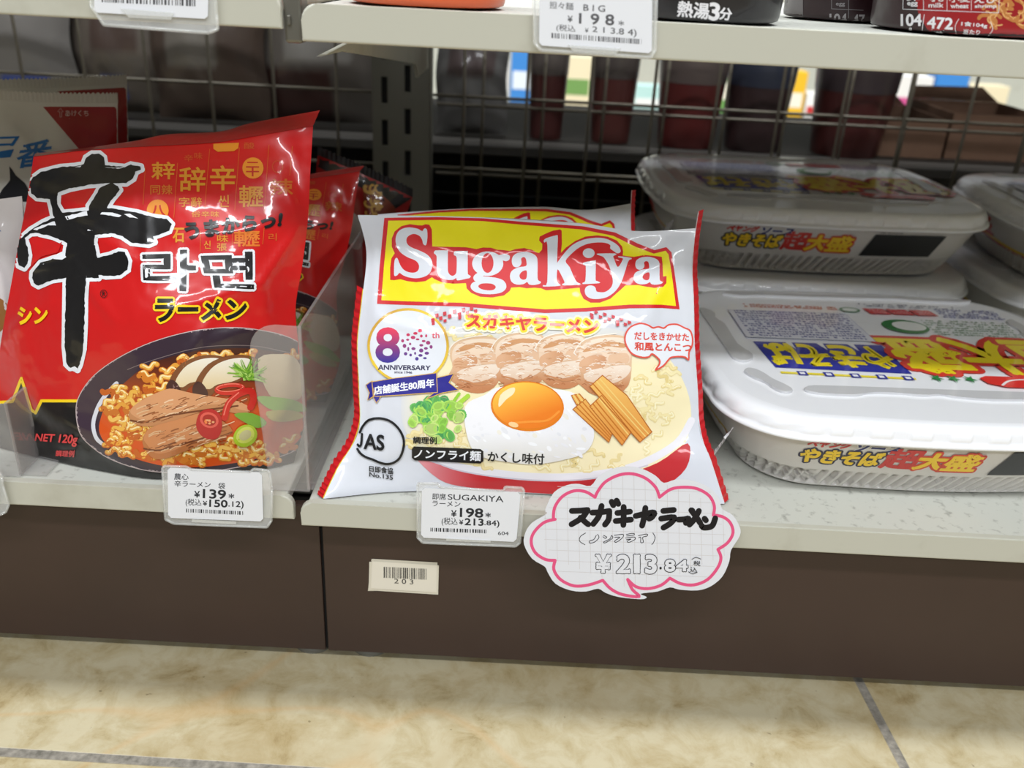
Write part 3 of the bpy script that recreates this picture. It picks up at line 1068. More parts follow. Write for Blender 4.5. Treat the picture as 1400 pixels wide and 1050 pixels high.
# ------------------------------------------------------------------ white and yellow noodle bag (front, centre)
SL = [(489, 294), (501, 345), (495, 410), (489, 470), (491, 530), (490, 590), (462, 640), (442, 682)]
SR = [(951, 312), (946, 362), (948, 415), (949, 470), (953, 530), (957, 590), (972, 632), (990, 689)]
ST = [(570, 295), (650, 297), (725, 301), (800, 306), (872, 316)]
SB = [(530, 673), (622, 671), (715, 674), (805, 679), (897, 684)]
sk_cr = [(0.02, .02, .06, .5, 1.0, .012), (.06, .5, .03, .98, .9, .012), (.97, .05, .985, .6, 1.1, .012), (.0, .99, .2, .72, .9, .05), (.05, .98, .22, .84, -.9, .04),
         (.93, .02, .80, .13, -3.2, .035), (.86, .03, .99, .10, 1.9, .03), (.92, .12, .86, .36, 1.0, .014), (.87, .18, .93, .45, -.8, .014), (.985, .62, .93, .98, 1.0, .02),
         (.30, .97, .55, .90, 1.1, .03), (.6, .96, .9, .9, .9, .03), (.05, .28, .09, .40, 1.0, .014), (.06, .34, .22, .41, .9, .012), (.22, .41, .46, .40, .8, .012), (.38, .02, .42, .3, .5, .02), (.62, .06, .66, .24, .5, .02)]
sG, sN, sU, sV = packet(SL, SR, ST, SB, 84, .5, 16, sk_cr)
sk = MB()
WH = (212, 215, 223)
sk.grid(sG.tolist(), WH)
sk_front = bvh_of(sk)
sk.grid(packet_back(sG, sU, sV, 40).tolist(), WH, flip=True)


def Zc(sx, sy, k):            # zoomed tracing sheet -> photo pixel
    return lambda pts: [(p[0] / k + sx, p[1] / k + sy) for p in pts]


def sugakiya_art(mb, front):
    A = Art(mb, surf_place(front, photo_eye), 3)
    a_, b_ = Zc(480, 280, 5.6), Zc(720, 280, 5.6)
    RED, YEL = (206, 34, 40), (238, 226, 24)
    frame = [(525.5, 298), (600, 297), (660, 298.5), (720, 304), (797, 309.5), (841, 318), (872, 333), (895, 342), (911, 338), (918, 345), (922, 372), (929, 423), (905, 421), (861, 421.5), (800, 426), (745, 428), (700, 424.5), (630, 419), (555, 417), (515.5, 415.5), (519, 365)]
    A.fill(frame, RED); A.up()
    inner = [(531, 302), (600, 301), (660, 302.5), (718, 308), (795, 314), (838, 322.5), (869, 337.5), (894, 347), (910, 343), (914, 348), (918, 373), (924, 418.5), (905, 416.5), (861, 416.5), (800, 421), (745, 423), (700, 419.5), (630, 414), (555, 412), (521.5, 410.5), (525, 365)]
    A.fill(inner, YEL); A.up()
    blob = a_([(300, 575), (300, 480), (310, 410), (335, 372), (312, 320), (312, 260), (335, 205), (385, 165), (450, 150), (510, 158), (545, 160), (570, 150), (600, 155), (618, 190), (622, 320), (700, 322), (880, 326), (960, 340), (1010, 328), (1070, 330), (1120, 345), (1170, 348), (1215, 355), (1260, 340), (1330, 332)]) \
        + b_([(0, 338), (40, 345), (75, 365), (95, 370), (118, 345), (120, 300), (95, 275), (100, 245), (150, 220), (200, 200), (255, 190), (268, 200), (270, 300), (262, 370), (300, 330), (370, 280), (450, 245), (540, 235), (620, 245), (690, 275), (730, 320), (738, 360), (735, 388), (760, 393), (820, 400), (900, 385), (1000, 395), (1035, 400), (1040, 450), (1045, 550), (1070, 545), (1068, 600), (1040, 630), (980, 637), (900, 625), (850, 615), (755, 618), (720, 650), (640, 720), (560, 750), (490, 750), (435, 720), (410, 670), (405, 635), (300, 645), (150, 655), (110, 640), (60, 635), (0, 640)]) \
        + a_([(1290, 630), (1225, 635), (1215, 660), (1170, 695), (1080, 710), (990, 705), (920, 675), (885, 640), (880, 600), (790, 605), (700, 595), (640, 570), (620, 555), (570, 585), (500, 593), (430, 585), (380, 570), (330, 578)])
    A.fill(blob, RED); A.up()
    LW = (214, 218, 227)
    A.step = 3

    def let(f, pts, holes=()):
        A.fill(f(smooth(pts, True, 3)), LW, [f(smooth(h, True, 3)) for h in holes])
    let(a_, [(575, 185), (583, 200), (585, 250), (578, 300), (568, 312), (552, 300), (546, 275), (530, 245), (500, 228), (470, 226), (440, 240), (425, 265), (430, 298), (460, 325), (520, 350), (580, 380), (615, 420), (622, 470), (605, 520), (565, 550), (500, 563), (440, 555), (400, 540), (372, 522), (355, 540), (335, 545), (330, 520), (332, 440), (342, 410), (356, 410), (368, 440), (385, 475), (415, 505), (460, 520), (500, 515), (520, 490), (518, 455), (490, 425), (430, 400), (375, 360), (348, 310), (342, 260), (360, 210), (400, 182), (450, 175), (510, 185), (545, 203), (556, 188), (566, 182)])
    let(a_, [(635, 372), (640, 356), (655, 350), (735, 351), (741, 365), (741, 490), (750, 528), (775, 545), (800, 532), (808, 500), (808, 405), (787, 385), (790, 360), (810, 355), (885, 356), (893, 365), (893, 515), (900, 536), (915, 546), (910, 560), (880, 568), (815, 580), (806, 562), (780, 575), (735, 575), (690, 560), (662, 525), (655, 470), (655, 395)])
    A.fill(a_(ell(1046, 452, 119, 94, 30)), LW, [a_(ell(1045, 447, 46, 76, 24))])
    let(a_, [(1120, 395), (1160, 380), (1190, 380), (1214, 392), (1212, 420), (1188, 433), (1160, 428), (1140, 440)])
    let(a_, [(985, 515), (950, 535), (936, 558), (945, 582), (975, 596), (1000, 585), (1008, 560), (1012, 545), (1030, 535), (1010, 520)])
    let(a_, [(1000, 550), (1060, 553), (1120, 562), (1165, 580), (1188, 615), (1180, 650), (1140, 676), (1060, 686), (980, 678), (930, 655), (915, 625), (930, 598), (965, 582)], [[(1040, 602), (1085, 608), (1108, 630), (1090, 652), (1045, 656), (995, 645), (974, 625), (995, 606)]])
    aa = [(1230, 432), (1240, 395), (1275, 370), (1340, 362), (1390, 375), (1420, 400), (1428, 440), (1428, 560), (1438, 582), (1452, 590), (1445, 605), (1400, 615), (1362, 610), (1348, 592), (1320, 608), (1270, 612), (1230, 592), (1216, 550), (1230, 508), (1280, 480), (1338, 470), (1343, 440), (1335, 408), (1316, 402), (1302, 416), (1305, 445), (1292, 470), (1265, 480), (1240, 468)]
    ah = [(1344, 505), (1310, 512), (1290, 537), (1295, 563), (1320, 575), (1343, 562)]
    let(a_, aa, [ah])
    let(b_, [(130, 278), (150, 258), (225, 236), (238, 246), (236, 330), (233, 440), (240, 436), (290, 370), (350, 310), (430, 270), (520, 255), (590, 258), (650, 280), (700, 315), (718, 350), (712, 368), (690, 372), (660, 352), (638, 335), (640, 312), (610, 295), (550, 290), (470, 300), (400, 330), (340, 380), (298, 432), (330, 480), (362, 555), (385, 592), (410, 605), (398, 613), (285, 618), (274, 606), (290, 596), (270, 550), (236, 495), (232, 585), (255, 610), (248, 622), (135, 627), (128, 615), (158, 590), (158, 305), (138, 292)])
    A.fill(b_(ell(474, 372, 46, 37, 20)), LW)
    let(b_, [(430, 458), (440, 442), (520, 428), (528, 440), (527, 570), (535, 583), (555, 592), (553, 601), (437, 608), (430, 597), (448, 582), (452, 480), (445, 465)])
    let(b_, [(540, 383), (548, 375), (675, 374), (682, 384), (662, 395), (668, 415), (697, 478), (735, 420), (725, 408), (704, 404), (706, 395), (795, 407), (800, 418), (778, 432), (750, 520), (720, 600), (680, 660), (620, 705), (550, 722), (490, 718), (455, 695), (444, 660), (455, 630), (488, 618), (523, 630), (533, 662), (560, 670), (600, 668), (640, 640), (658, 600), (653, 550), (630, 470), (592, 408), (570, 394)])
    f2 = lambda pts: b_([(818 + (x - 1216) * .94, 400 + (y - 362) * .84) for x, y in pts])
    let(f2, aa, [ah])
    A.up()

    # ---- picture of the bowl
    A.level(0); A.step = 3
    A.fill(smooth([(588, 462), (640, 442), (720, 440), (800, 446), (850, 452), (905, 480), (938, 530), (944, 580), (925, 622), (870, 645), (765, 655), (660, 650), (600, 632), (560, 600), (548, 556), (560, 500)], True, 4),
           lambda x, y: tuple(WH[i] + ((244, 232, 190)[i] - WH[i]) * min(1, max(0, (y - 440) / 60)) * min(1, max(0, (x - 545) / 40)) for i in range(3)))
    A.up()
    A.fill(smooth([(566, 622), (600, 635), (660, 646), (765, 655), (850, 648), (900, 632), (940, 606), (938, 640), (900, 668), (840, 678), (720, 673), (640, 666), (600, 655)], True, 4), grad((222, 150, 156), (194, 44, 50), 0, 575, 660)); A.up()
    A.stroke(smooth([(575, 618), (620, 636), (690, 648), (765, 652), (830, 646), (880, 632), (925, 606), (945, 575)], False), 10, (232, 230, 236)); A.up()
    A.stroke(smooth([(578, 622), (620, 641), (690, 653), (765, 657), (830, 651), (885, 636)], False), 2, (206, 200, 212)); A.up()
    rn = random.Random(11)
    A.step = 3
    def noodle(x, y, ln, wl, am, w, cols, hi):
        a = rn.uniform(0, math.pi); ph = rn.uniform(0, 6.3); ca, sa = math.cos(a), math.sin(a)
        pts = [(x + t * ca - am * math.sin(t / wl * 6.28 + ph) * sa, y + (t * sa + am * math.sin(t / wl * 6.28 + ph) * ca) * .7) for t in np.linspace(-ln / 2, ln / 2, 12)]
        A.stroke(pts, w, cols[0]); A.stroke([(p[0], p[1] - w * .1) for p in pts], w * .66, cols[1]); A.stroke([(p[0], p[1] - w * .2) for p in pts], w * .26, hi)
    for k in range(70):                              # noodles showing in the soup
        x, y = rn.choice([(rn.uniform(560, 640), rn.uniform(590, 622)), (rn.uniform(640, 850), rn.uniform(618, 640)), (rn.uniform(840, 930), rn.uniform(565, 618)), (rn.uniform(600, 720), rn.uniform(446, 466)), (rn.uniform(850, 930), rn.uniform(495, 575))])
        noodle(x, y, rn.uniform(14, 30), 15, 3.4, 4.6, rn.choice([((232, 214, 156), (240, 226, 172)), ((234, 218, 164), (242, 230, 182)), ((226, 206, 142), (238, 220, 164))]), (247, 240, 208))
    A.up()
    # sliced pork
    for n_, (x, y, s) in enumerate(((647, 493, 1.0), (707, 488, 1.02), (765, 488, .98), (822, 494, 1.08))):
        A.level(5 + 2 * n_)
        def T(pts): return [(x + p[0] * s, y + p[1] * s) for p in smooth(pts, True, 3)]
        A.fill(T([(-32, -8), (-26, -24), (-6, -32), (22, -33), (36, -26), (38, 0), (34, 30), (14, 44), (-10, 42), (-24, 32), (-34, 22), (-28, 8)]), grad((224, 190, 156), (196, 132, 90), 1, y + 8, y + 36)); A.up()
        A.fill(T([(-29, -8), (-22, -22), (-4, -29), (22, -30), (34, -24), (35, 2), (10, 5), (-22, 12)]), grad((240, 222, 202), (230, 198, 170), 1, y - 30, y + 10)); A.up()
        A.fill(T([(-24, -12), (-12, -21), (8, -25), (30, -22), (28, -17), (6, -19), (-10, -14)]), (208, 154, 108))
        A.fill(T([(-27, 0), (-10, -8), (4, -6), (4, 6), (-14, 12), (-26, 14)]), grad((222, 176, 140), (206, 150, 110), 0, x - 20, x + 6))
        A.fill(T([(10, -8), (32, -10), (33, 2), (12, 5)]), (226, 188, 156)); A.up()
        A.fill(T([(-22, 16), (0, 8), (34, 5), (34, 16), (20, 26), (0, 30), (-16, 28)]), grad((238, 222, 206), (228, 200, 176), 1, y + 8, y + 28)); A.up()
        A.stroke(T([(-20, 24), (-6, 29), (10, 33), (28, 24)])[:-3], 2.4, (200, 138, 94))
        for k in range(90):
            v = rn.uniform(-26, 40); px, py = rn.uniform(-26, 26), v
            ln = rn.uniform(3, 12)
            tone = rn.choice([(246, 234, 222), (214, 168, 130), (206, 152, 110), (240, 224, 208), (228, 196, 168)]) if v < 26 else rn.choice([(206, 146, 102), (182, 116, 74), (170, 104, 62), (222, 176, 136)])
            A.stroke([(x + px * s, y + py * s), (x + (px + ln / 2) * s, y + (py - 1.2 + rn.uniform(-.6, .6)) * s), (x + (px + ln) * s, y + (py + rn.uniform(-1, 1)) * s)], rn.uniform(.5, 1.4), tone)
        A.stroke(T([(-32, -8), (-26, -24), (-6, -32), (22, -33)])[:-3], 1.4, (246, 236, 224))
        A.up()
    # bamboo strips
    A.level(22)
    for q in ([(783, 559), (800, 545), (836, 592), (832, 604)], [(806, 555), (822, 540), (862, 590), (850, 608)], [(806, 528), (823, 513), (856, 540), (890, 590), (874, 604)], [(781, 540), (792, 538), (799, 546), (788, 553)]):
        A.fill(q, grad((238, 190, 104), (226, 152, 70), 1, 515, 600)); A.up()
        for t in (.25, .5, .75):
            p0 = [q[0][i] * (1 - t) + q[1][i] * t for i in (0, 1)]; p1 = [q[-1][i] * (1 - t) + q[-2][i] * t for i in (0, 1)]
            A.stroke([p0, p1], 1.6, rn.choice([(202, 118, 40), (240, 204, 120)]))
        A.stroke(q, 1.2, (186, 104, 36), True)
    # egg
    A.level(17)
    A.fill(smooth([(636, 556), (662, 540), (690, 528), (770, 533), (792, 545), (806, 570), (812, 596), (800, 618), (770, 628), (730, 634), (690, 630), (655, 622), (640, 600)], True, 4), lambda x, y: (240 - max(0, y - 590) * .3, 240 - max(0, y - 590) * .35, 244 - max(0, y - 590) * .6)); A.up()
    for k in range(60):
        x, y = rn.uniform(645, 800), rn.uniform(560, 625)
        A.fill(ell(x, y, rn.uniform(2, 7), rn.uniform(1, 3), 9, rn.uniform(0, 60)), rn.choice([(236, 236, 240), (246, 247, 250), (230, 231, 236), (238, 234, 222)]), grid=False)
    A.up()
    A.fill(ell(721, 555, 50, 34, 36, 4), (226, 128, 30)); A.up()
    A.fill(ell(721, 554, 47.5, 31.5, 36, 4), lambda x, y: tuple((252, 206, 82)[i] + ((236, 128, 36)[i] - (252, 206, 82)[i]) * min(1, max(0, ((x - 690) * .35 + (y - 528)) / 56)) for i in range(3))); A.up()
    A.fill(smooth([(684, 540), (696, 531), (704, 530), (702, 538), (692, 546), (682, 556)], True, 3), (250, 232, 190)); A.stroke(smooth([(700, 578), (722, 576), (748, 574), (764, 562)], False), 3, (244, 152, 58)); A.fill(ell(702, 580, 7, 3.5, 12, 15), (248, 206, 150)); A.up()
    # spring onion
    A.level(17)
    for k in range(46):
        t = rn.uniform(0, 6.28); r = rn.random() ** .5
        x, y = 600 + 38 * r * math.cos(t), 573 + 29 * r * math.sin(t)
        c = rn.choice([(146, 208, 84), (104, 184, 92), (186, 226, 110), (84, 168, 98), (168, 218, 96), (196, 226, 128)])
        rr = rn.uniform(5, 11)
        A.fill(ell(x, y, rr, rr * .75, 12, rn.uniform(0, 180)), tuple(v * .9 for v in c), grid=False)
        A.stroke(ell(x, y, rr, rr * .72, 14, rn.uniform(0, 180)), 2.0, c, True)
    A.stroke([(622, 556), (640, 541)], 6, (170, 214, 70)); A.stroke([(612, 560), (628, 538)], 4, (150, 206, 60)); A.up()

    # ---- anniversary badge
    A.level(17)
    A.step = 3
    A.fill(ell(558.7, 473, 55.5, 51.5, 48), lambda x, y: (205 + 30 * abs(math.sin((x + y) / 34)), 158 + 44 * abs(math.sin((x + y) / 34)), 62)); A.up()
    A.fill(ell(558.7, 473, 52, 48, 48), (224, 228, 236)); A.up()
    G8 = grad((226, 62, 92), (66, 58, 152), 1, 452, 494)
    A.text('8', (515.5, 449, 546, 494.5), G8, 3.4)
    for k in range(26):
        t = k * 2.399; r = 21 * math.sqrt((k + 2) / 28)
        x, y = 571 + r * math.cos(t), 472 + r * 1.02 * math.sin(t)
        A.fill(ell(x, y, rn.uniform(1.4, 3.4), rn.uniform(1.4, 3), 10), G8(x, y), grid=False)
    A.text('th', (591, 455, 601, 462), (214, 70, 90), .4)
    A.text('ANNIVERSARY', [(518, 499), (589, 500), (588.5, 506), (517.5, 505.5)], (50, 46, 84), .7)
    A.text('since 1946', [(540, 507), (564, 508), (564, 511), (540, 510.3)], (60, 56, 90), .3); A.up()
    r_ = Zc(480, 410, 7)
    NV, GO = (44, 40, 140), (218, 176, 84)
    for q in ([(148, 815), (212, 775), (230, 920), (168, 960), (185, 890)], [(822, 745), (985, 705), (940, 790), (1030, 860), (870, 890), (715, 950), (790, 890)], [(215, 890), (290, 925), (245, 990), (222, 930)]):
        A.fill(r_(q), NV); A.stroke(r_(q), 1.0, GO, True)
    A.up()
    q = r_([(208, 785), (400, 752), (600, 728), (820, 698), (828, 885), (700, 893), (520, 908), (300, 922), (222, 925)])
    A.fill(q, NV); A.stroke(q, 1.0, GO, True); A.up()
    A.text('店舗誕生80周年', r_([(225, 832), (795, 752), (797, 832), (228, 908)]), (240, 242, 248), .8); A.up()

    # ---- lettering below the name
    A.level(17)
    A.text('スガキヤラーメン', [(638.5, 429.5), (817, 437.5), (816, 456), (638.5, 447.5)], (214, 52, 38), 2.0, [(5.2, (246, 240, 206)), (3.0, (250, 216, 48))]); A.up()
    for side, pts in ((0, [(590, 432), (606, 428), (626, 424), (648, 420)]), (1, [(806, 424), (830, 430), (852, 437), (868, 444)])):
        L = resample(pts, 5.4, False)
        for i, p in enumerate(L):
            dy = 0 if i % 2 else 5
            A.fill([(p[0], p[1] + dy - 1), (p[0] + 4.6, p[1] + dy - (2 if side == 0 else -0.4)), (p[0] + 5, p[1] + dy + 3.2), (p[0] + .6, p[1] + dy + 4)], (204, 60, 70), grid=False)
            if i % 3 == 0:
                A.fill([(p[0] + 1, p[1] + 9), (p[0] + 5, p[1] + 8.4), (p[0] + 5, p[1] + 12.4), (p[0] + 1, p[1] + 13)], (204, 60, 70), grid=False)
    A.up()
    b5 = Zc(800, 410, 7)
    bub = b5(smooth([(500, 230), (430, 260), (385, 320), (375, 390), (400, 460), (450, 520), (540, 550), (605, 543), (632, 516), (680, 550), (706, 582), (700, 620), (668, 670), (740, 630), (790, 572), (820, 550), (900, 543), (950, 549), (982, 572), (986, 500), (1015, 430), (1015, 350), (990, 290), (942, 268), (870, 235), (790, 240), (742, 272), (690, 258), (640, 268), (600, 245), (545, 228)], True, 3))
    A.fill(bub, (226, 229, 236)); A.up(); A.stroke(bub, 2.2, (222, 84, 70), True); A.up()
    A.text('だしをきかせた', b5([(465, 308), (985, 325), (985, 395), (465, 378)]), (216, 74, 60), .7)
    A.text('和風とんこつ', b5([(468, 405), (1005, 420), (1005, 498), (468, 482)]), (216, 74, 60), .9)

    # ---- marks at the lower left
    A.level(19)
    INK = (26, 26, 28)
    j = Zc(430, 540, 7)
    A.step = 3
    A.stroke(j(smooth([(442, 360), (470, 300), (530, 240), (620, 222), (720, 245), (800, 310), (850, 400), (855, 490), (820, 590), (760, 640), (690, 655), (620, 640), (560, 615), (490, 590), (440, 555), (418, 518)], False)), 3.2, INK)
    A.text('AS', [(499, 593), (525.5, 595), (525, 615), (498, 613)], INK, 1.6)
    A.stroke(smooth([(496.2, 593.5), (495.6, 602), (494.6, 608), (492.4, 610.2), (490.2, 608)], False), 3.0, INK)
    A.text('日即食協', j([(525, 672), (752, 692), (752, 755), (525, 728)]), INK, .45)
    A.text('No.135', j([(525, 735), (750, 768), (750, 808), (525, 775)]), INK, .45)
    A.text('調理例', j([(946, 395), (1170, 400), (1170, 465), (946, 458)]), INK, .6); A.up()
    pill = [(566, 609.5), (657, 613), (661, 616), (661, 629), (657, 632.5), (567, 628.5), (563.3, 625), (563.3, 613)]
    A.fill(pill, INK); A.up()
    A.text('ノンフライ麺', [(567, 613), (657.5, 616), (657, 629), (566.5, 625.5)], (238, 240, 244), .7)
    A.text('かくし味付', [(667.5, 616), (744, 620), (743.5, 634), (667, 629.5)], INK, .7); A.up()


sugakiya_art(sk, sk_front)
so = [float(v) for v in sG[-1].mean(0)]; so[2] = 0.4
skt = thing('noodle_bag', 'white noodle bag with a yellow name panel and fried egg picture, at the front', 'noodle bag', so, 'white and yellow noodle bags')
sk.build('bag_body', M_FILM, skt)
fr = (200, 24, 34)
le = [sG[i, 0] for i in range(18, 72, 6)] + [sG[-1, 0]]
fin(le, (-.7, .72, 0), 7, fr, 30, (236, 206, 60)).build('sealed_edge', M_FILM, skt)
re_ = [sG[0, -1] + np.array([1, 4, 9])] + [sG[i, -1] for i in range(0, 72, 6)] + [sG[-1, -1]]
fin(re_, (.62, .78, 0), 7, fr, 34, (226, 228, 234)).build('sealed_edge', M_FILM, skt)
# ------------------------------------------------------------------ large red noodle bag (front, left)
RL = [(46, 214), (37, 272), (26, 330), (15, 390), (4, 450), (-5, 515), (-8, 570), (-2, 612)]
RR = [(428, 172), (424, 240), (421, 300), (413, 365), (404, 425), (411, 490), (419, 560), (402, 632)]
RT = [(110, 206), (180, 201), (243, 198), (300, 194), (360, 184)]
RB = [(60, 627), (130, 642), (205, 654), (275, 653), (340, 646)]
rd_cr = [(.03, .1, .22, .2, 1.6, .014), (.1, .18, .5, .42, 1.5, .012), (.42, .22, .46, .45, .9, .012), (.02, .38, .2, .36, 1.5, .014), (.2, .36, .38, .55, 1.5, .012), (.86, .08, .96, .30, 1.8, .018), (.96, .30, .86, .46, 1.4, .014),
         (.86, .46, .55, .52, 1.2, .012), (.86, .46, .9, .62, 1.3, .014), (.9, .62, .95, .75, 1.2, .014), (.70, .62, .9, .60, 1.3, .016), (.62, .66, .72, .54, 1.0, .012), (.02, .62, .14, .5, 1.4, .02), (.08, .45, .1, .7, 1.0, .014), (.12, .8, .55, .97, 2.0, .022),
         (.02, .88, .3, .93, 1.8, .02), (.1, .78, .22, .95, -1.4, .02), (.78, .9, .97, .8, 1.4, .02), (.9, .02, .98, .2, -1.4, .02), (.3, .03, .7, .06, .9, .02), (.55, .3, .9, .28, .8, .02), (.96, .66, .84, .98, 1.2, .02)]
rG, rN, rU, rV = packet(RL, RR, RT, RB, 80, LZ + .5, 22, rd_cr, seed=4)
rd = MB()
RC = (206, 22, 22)


def to_px(P):
    d = np.asarray(P) - CAM
    return 700 + FPX * (d @ AX) / (d @ AF), 525 + FPX * (d @ AD) / (d @ AF)


def foot_colour(G, top):              # the printed black foot of the bag runs round to its back
    X, Y = to_px(G)
    return [[(22, 20, 20) if Y[i, j] > 585 else top for j in range(G.shape[1])] for i in range(G.shape[0])]


rd.grid(rG.tolist(), foot_colour(rG, RC))
rd_front = bvh_of(rd)
rd.grid(packet_back(rG, rU, rV, 40).tolist(), foot_colour(rG, (180, 18, 20)), flip=True)


def shin_art(mb, front):
    A = Art(mb, surf_place(front, photo_eye), 2.6)
    BK, WT, GD, YL = (22, 20, 20), (234, 236, 242), (222, 148, 44), (250, 212, 22)
    # black foot with the yellow line
    ln = [(-12, 551), (0, 550), (17.5, 549), (29.6, 517), (43, 560), (49, 564.5), (57, 548), (112, 548), (200, 548), (330, 548), (425, 548)]
    A.fill(ln + [(425, 640), (340, 660), (205, 668), (100, 650), (-12, 622)], BK); A.up()
    A.stroke(ln[:-2], 4, YL, cap=False); A.up()
    # column lines and characters in gold
    for p, q in (((243, 223), (238, 298)), ((287, 204), (280, 286)), ((327.5, 202), (321, 288)), ((368, 198), (361, 291)), ((199, 228), (196, 280)), ((274.5, 316), (274, 344)), ((318, 316), (317, 344)), ((361, 312), (359, 334)), ((400, 200), (396, 240))):
        A.stroke([p, q], .9, (214, 96, 36), cap=False)
    A.step = 3
    for t, q, bo, c in (('辞', (246, 229, 281, 262), 1.1, GD), ('辛', (288, 227, 322, 260), 1.3, GD), ('轣', (327, 254, 360, 283), 1.0, GD), ('辣', (369, 245, 400, 267), 1.0, (206, 104, 36)), ('辢', (208, 222, 239, 245), 1.1, GD), ('同辣', (206, 253, 236, 266), .2, (214, 124, 44)),
                        ('字辭', (245, 270, 276, 283), .25, GD), ('씬', (299, 267, 313, 283), .3, GD), ('俗辛味', (262, 289, 300, 297), .2, GD), ('신', (279, 329, 288, 340), .3, GD), ('味', (297, 321, 312, 331), .4, GD), ('張', (297, 333, 310, 343), .3, GD), ('轣', (320, 315, 355, 337), 1.0, (224, 122, 40)),
                        ('石', (237, 312, 252, 331), 1.2, GD), ('리', (367, 319, 378, 329), .3, (214, 96, 36)), ('辛', (252, 212, 264, 221), .2, (210, 90, 36)), ('味', (266, 209, 277, 218), .2, (210, 90, 36)), ('酸', (334, 195, 348, 204), .2, (210, 90, 36))):
        A.text(t, q, c, bo)
    A.stroke(ell(379.5, 228, 7, 8, 20), .9, (206, 84, 34), True)
    for cx, cy, r, t in ((346, 230, 14.5, '二十'), (216, 288, 15, '八')):
        A.fill(ell(cx, cy, r, r, 24), (234, 146, 40))
    A.fill([(292, 197), (327, 195.5), (326, 203), (320, 207), (298, 208), (292, 204)], (234, 146, 40)); A.up()
    A.text('二', (337, 222, 354, 229), (196, 40, 26), 1); A.text('十', (337, 230, 354, 241), (196, 40, 26), 1); A.text('八', (207, 281, 226, 295), (196, 40, 26), 1); A.up()

    # ---- picture of the bowl
    A.level(3); A.step = 3
    bowl = smooth([(105, 562), (110, 540), (129, 514), (162, 490), (207, 468.6), (259, 454), (307, 448.5), (351, 451), (395, 462), (424, 484), (428, 530), (424, 585), (405, 614), (359, 630), (324, 638), (275, 645), (227, 645), (190, 640), (150, 626), (124, 608), (110, 591)], True, 4)
    A.stroke(bowl, 2.2, (196, 178, 178), True); A.fill(bowl, grad((62, 46, 60), (44, 30, 40), 0, 105, 420)); A.up()
    rn = random.Random(21)
    soup = smooth([(140, 566), (150, 545), (172, 522), (207, 497), (265, 480), (310, 476), (356, 478), (408, 490), (422, 520), (421, 570), (404, 606), (359, 624), (324, 632), (275, 638), (227, 637), (178, 624), (146, 606), (136, 588)], True, 4)
    A.fill(soup, lambda x, y: tuple((74, 32, 18)[i] + ((212, 82, 24)[i] - (74, 32, 18)[i]) * min(1, max(0, (y - 490) / 70)) for i in range(3))); A.up()
    A.stroke(smooth([(160, 524), (145, 540), (134, 558), (128, 580), (132, 598), (140, 606)], False), 6, (216, 216, 226), w1=5); A.up()
    A.stroke(smooth([(175, 505), (207, 493), (265, 476.5), (310, 472), (356, 474), (410, 486)], False), .9, (128, 112, 112)); A.up()
    # curly noodles
    spots = [(rn.uniform(150, 215), rn.uniform(528, 622)) for _ in range(60)] + [(rn.uniform(200, 260), rn.uniform(498, 530)) for _ in range(16)] + [(rn.uniform(255, 410), rn.uniform(484, 496)) for _ in range(16)] + [(rn.uniform(210, 400), rn.uniform(600, 632)) for _ in range(44)]
    def noodle(x, y, ln, wl, am, w, cols, hi):
        a = rn.uniform(-.9, .9); ph = rn.uniform(0, 6.3); ca, sa = math.cos(a), math.sin(a)
        pts = [(x + t * ca - am * math.sin(t / wl * 6.28 + ph) * sa, y + (t * sa + am * math.sin(t / wl * 6.28 + ph) * ca) * .75) for t in np.linspace(-ln / 2, ln / 2, 12)]
        A.stroke(pts, w, cols[0]); A.stroke([(p[0] - .2, p[1] - w * .1) for p in pts], w * .7, cols[1]); A.stroke([(p[0] - .5, p[1] - w * .22) for p in pts[1:-1]], w * .28, hi)
    for k, (x, y) in enumerate(sorted(spots, key=lambda p: p[1])):
        noodle(x, y, rn.uniform(10, 26), 17, 3.6, 7.4, rn.choice([((202, 112, 36), (234, 178, 74)), ((212, 126, 42), (240, 192, 96)), ((196, 96, 28), (228, 160, 60))]), (250, 228, 170))
    A.up()
    # mushroom slices
    for dx, dy, s in ((0, 0, 1.0), (36, 1, 1.06)):
        def T(pts): return [(240 + dx + (p[0]) * s, 505 + dy + p[1] * s) for p in smooth(pts, True, 3)]
        A.fill(T([(-10, 26), (-6, 10), (8, -8), (30, -18), (52, -20), (70, -14), (64, 4), (44, 16), (22, 22), (12, 32), (2, 34)]), (128, 78, 44)); A.up()
        A.fill(T([(0, 20), (4, 8), (16, -6), (34, -14), (54, -16), (64, -11), (58, 4), (40, 14), (20, 18), (10, 24)]), grad((242, 236, 222), (226, 204, 160), 1, 490, 528)); A.up()
        A.fill(T([(-12, 22), (-6, 14), (2, 18), (8, 30), (2, 38), (-10, 34)]), (76, 46, 40))
        for k in range(14):
            A.fill([(p[0], p[1]) for p in ell(240 + dx + rn.uniform(-9, 4) * s, 505 + dy + rn.uniform(20, 34) * s, 1, .8, 6)], (150, 116, 108), grid=False)
        A.up()
    A.fill(smooth([(352, 490), (385, 484), (405, 492), (415, 520), (408, 545), (380, 548), (362, 530)], True, 3), grad((222, 206, 172), (200, 176, 136), 1, 485, 548)); A.up()
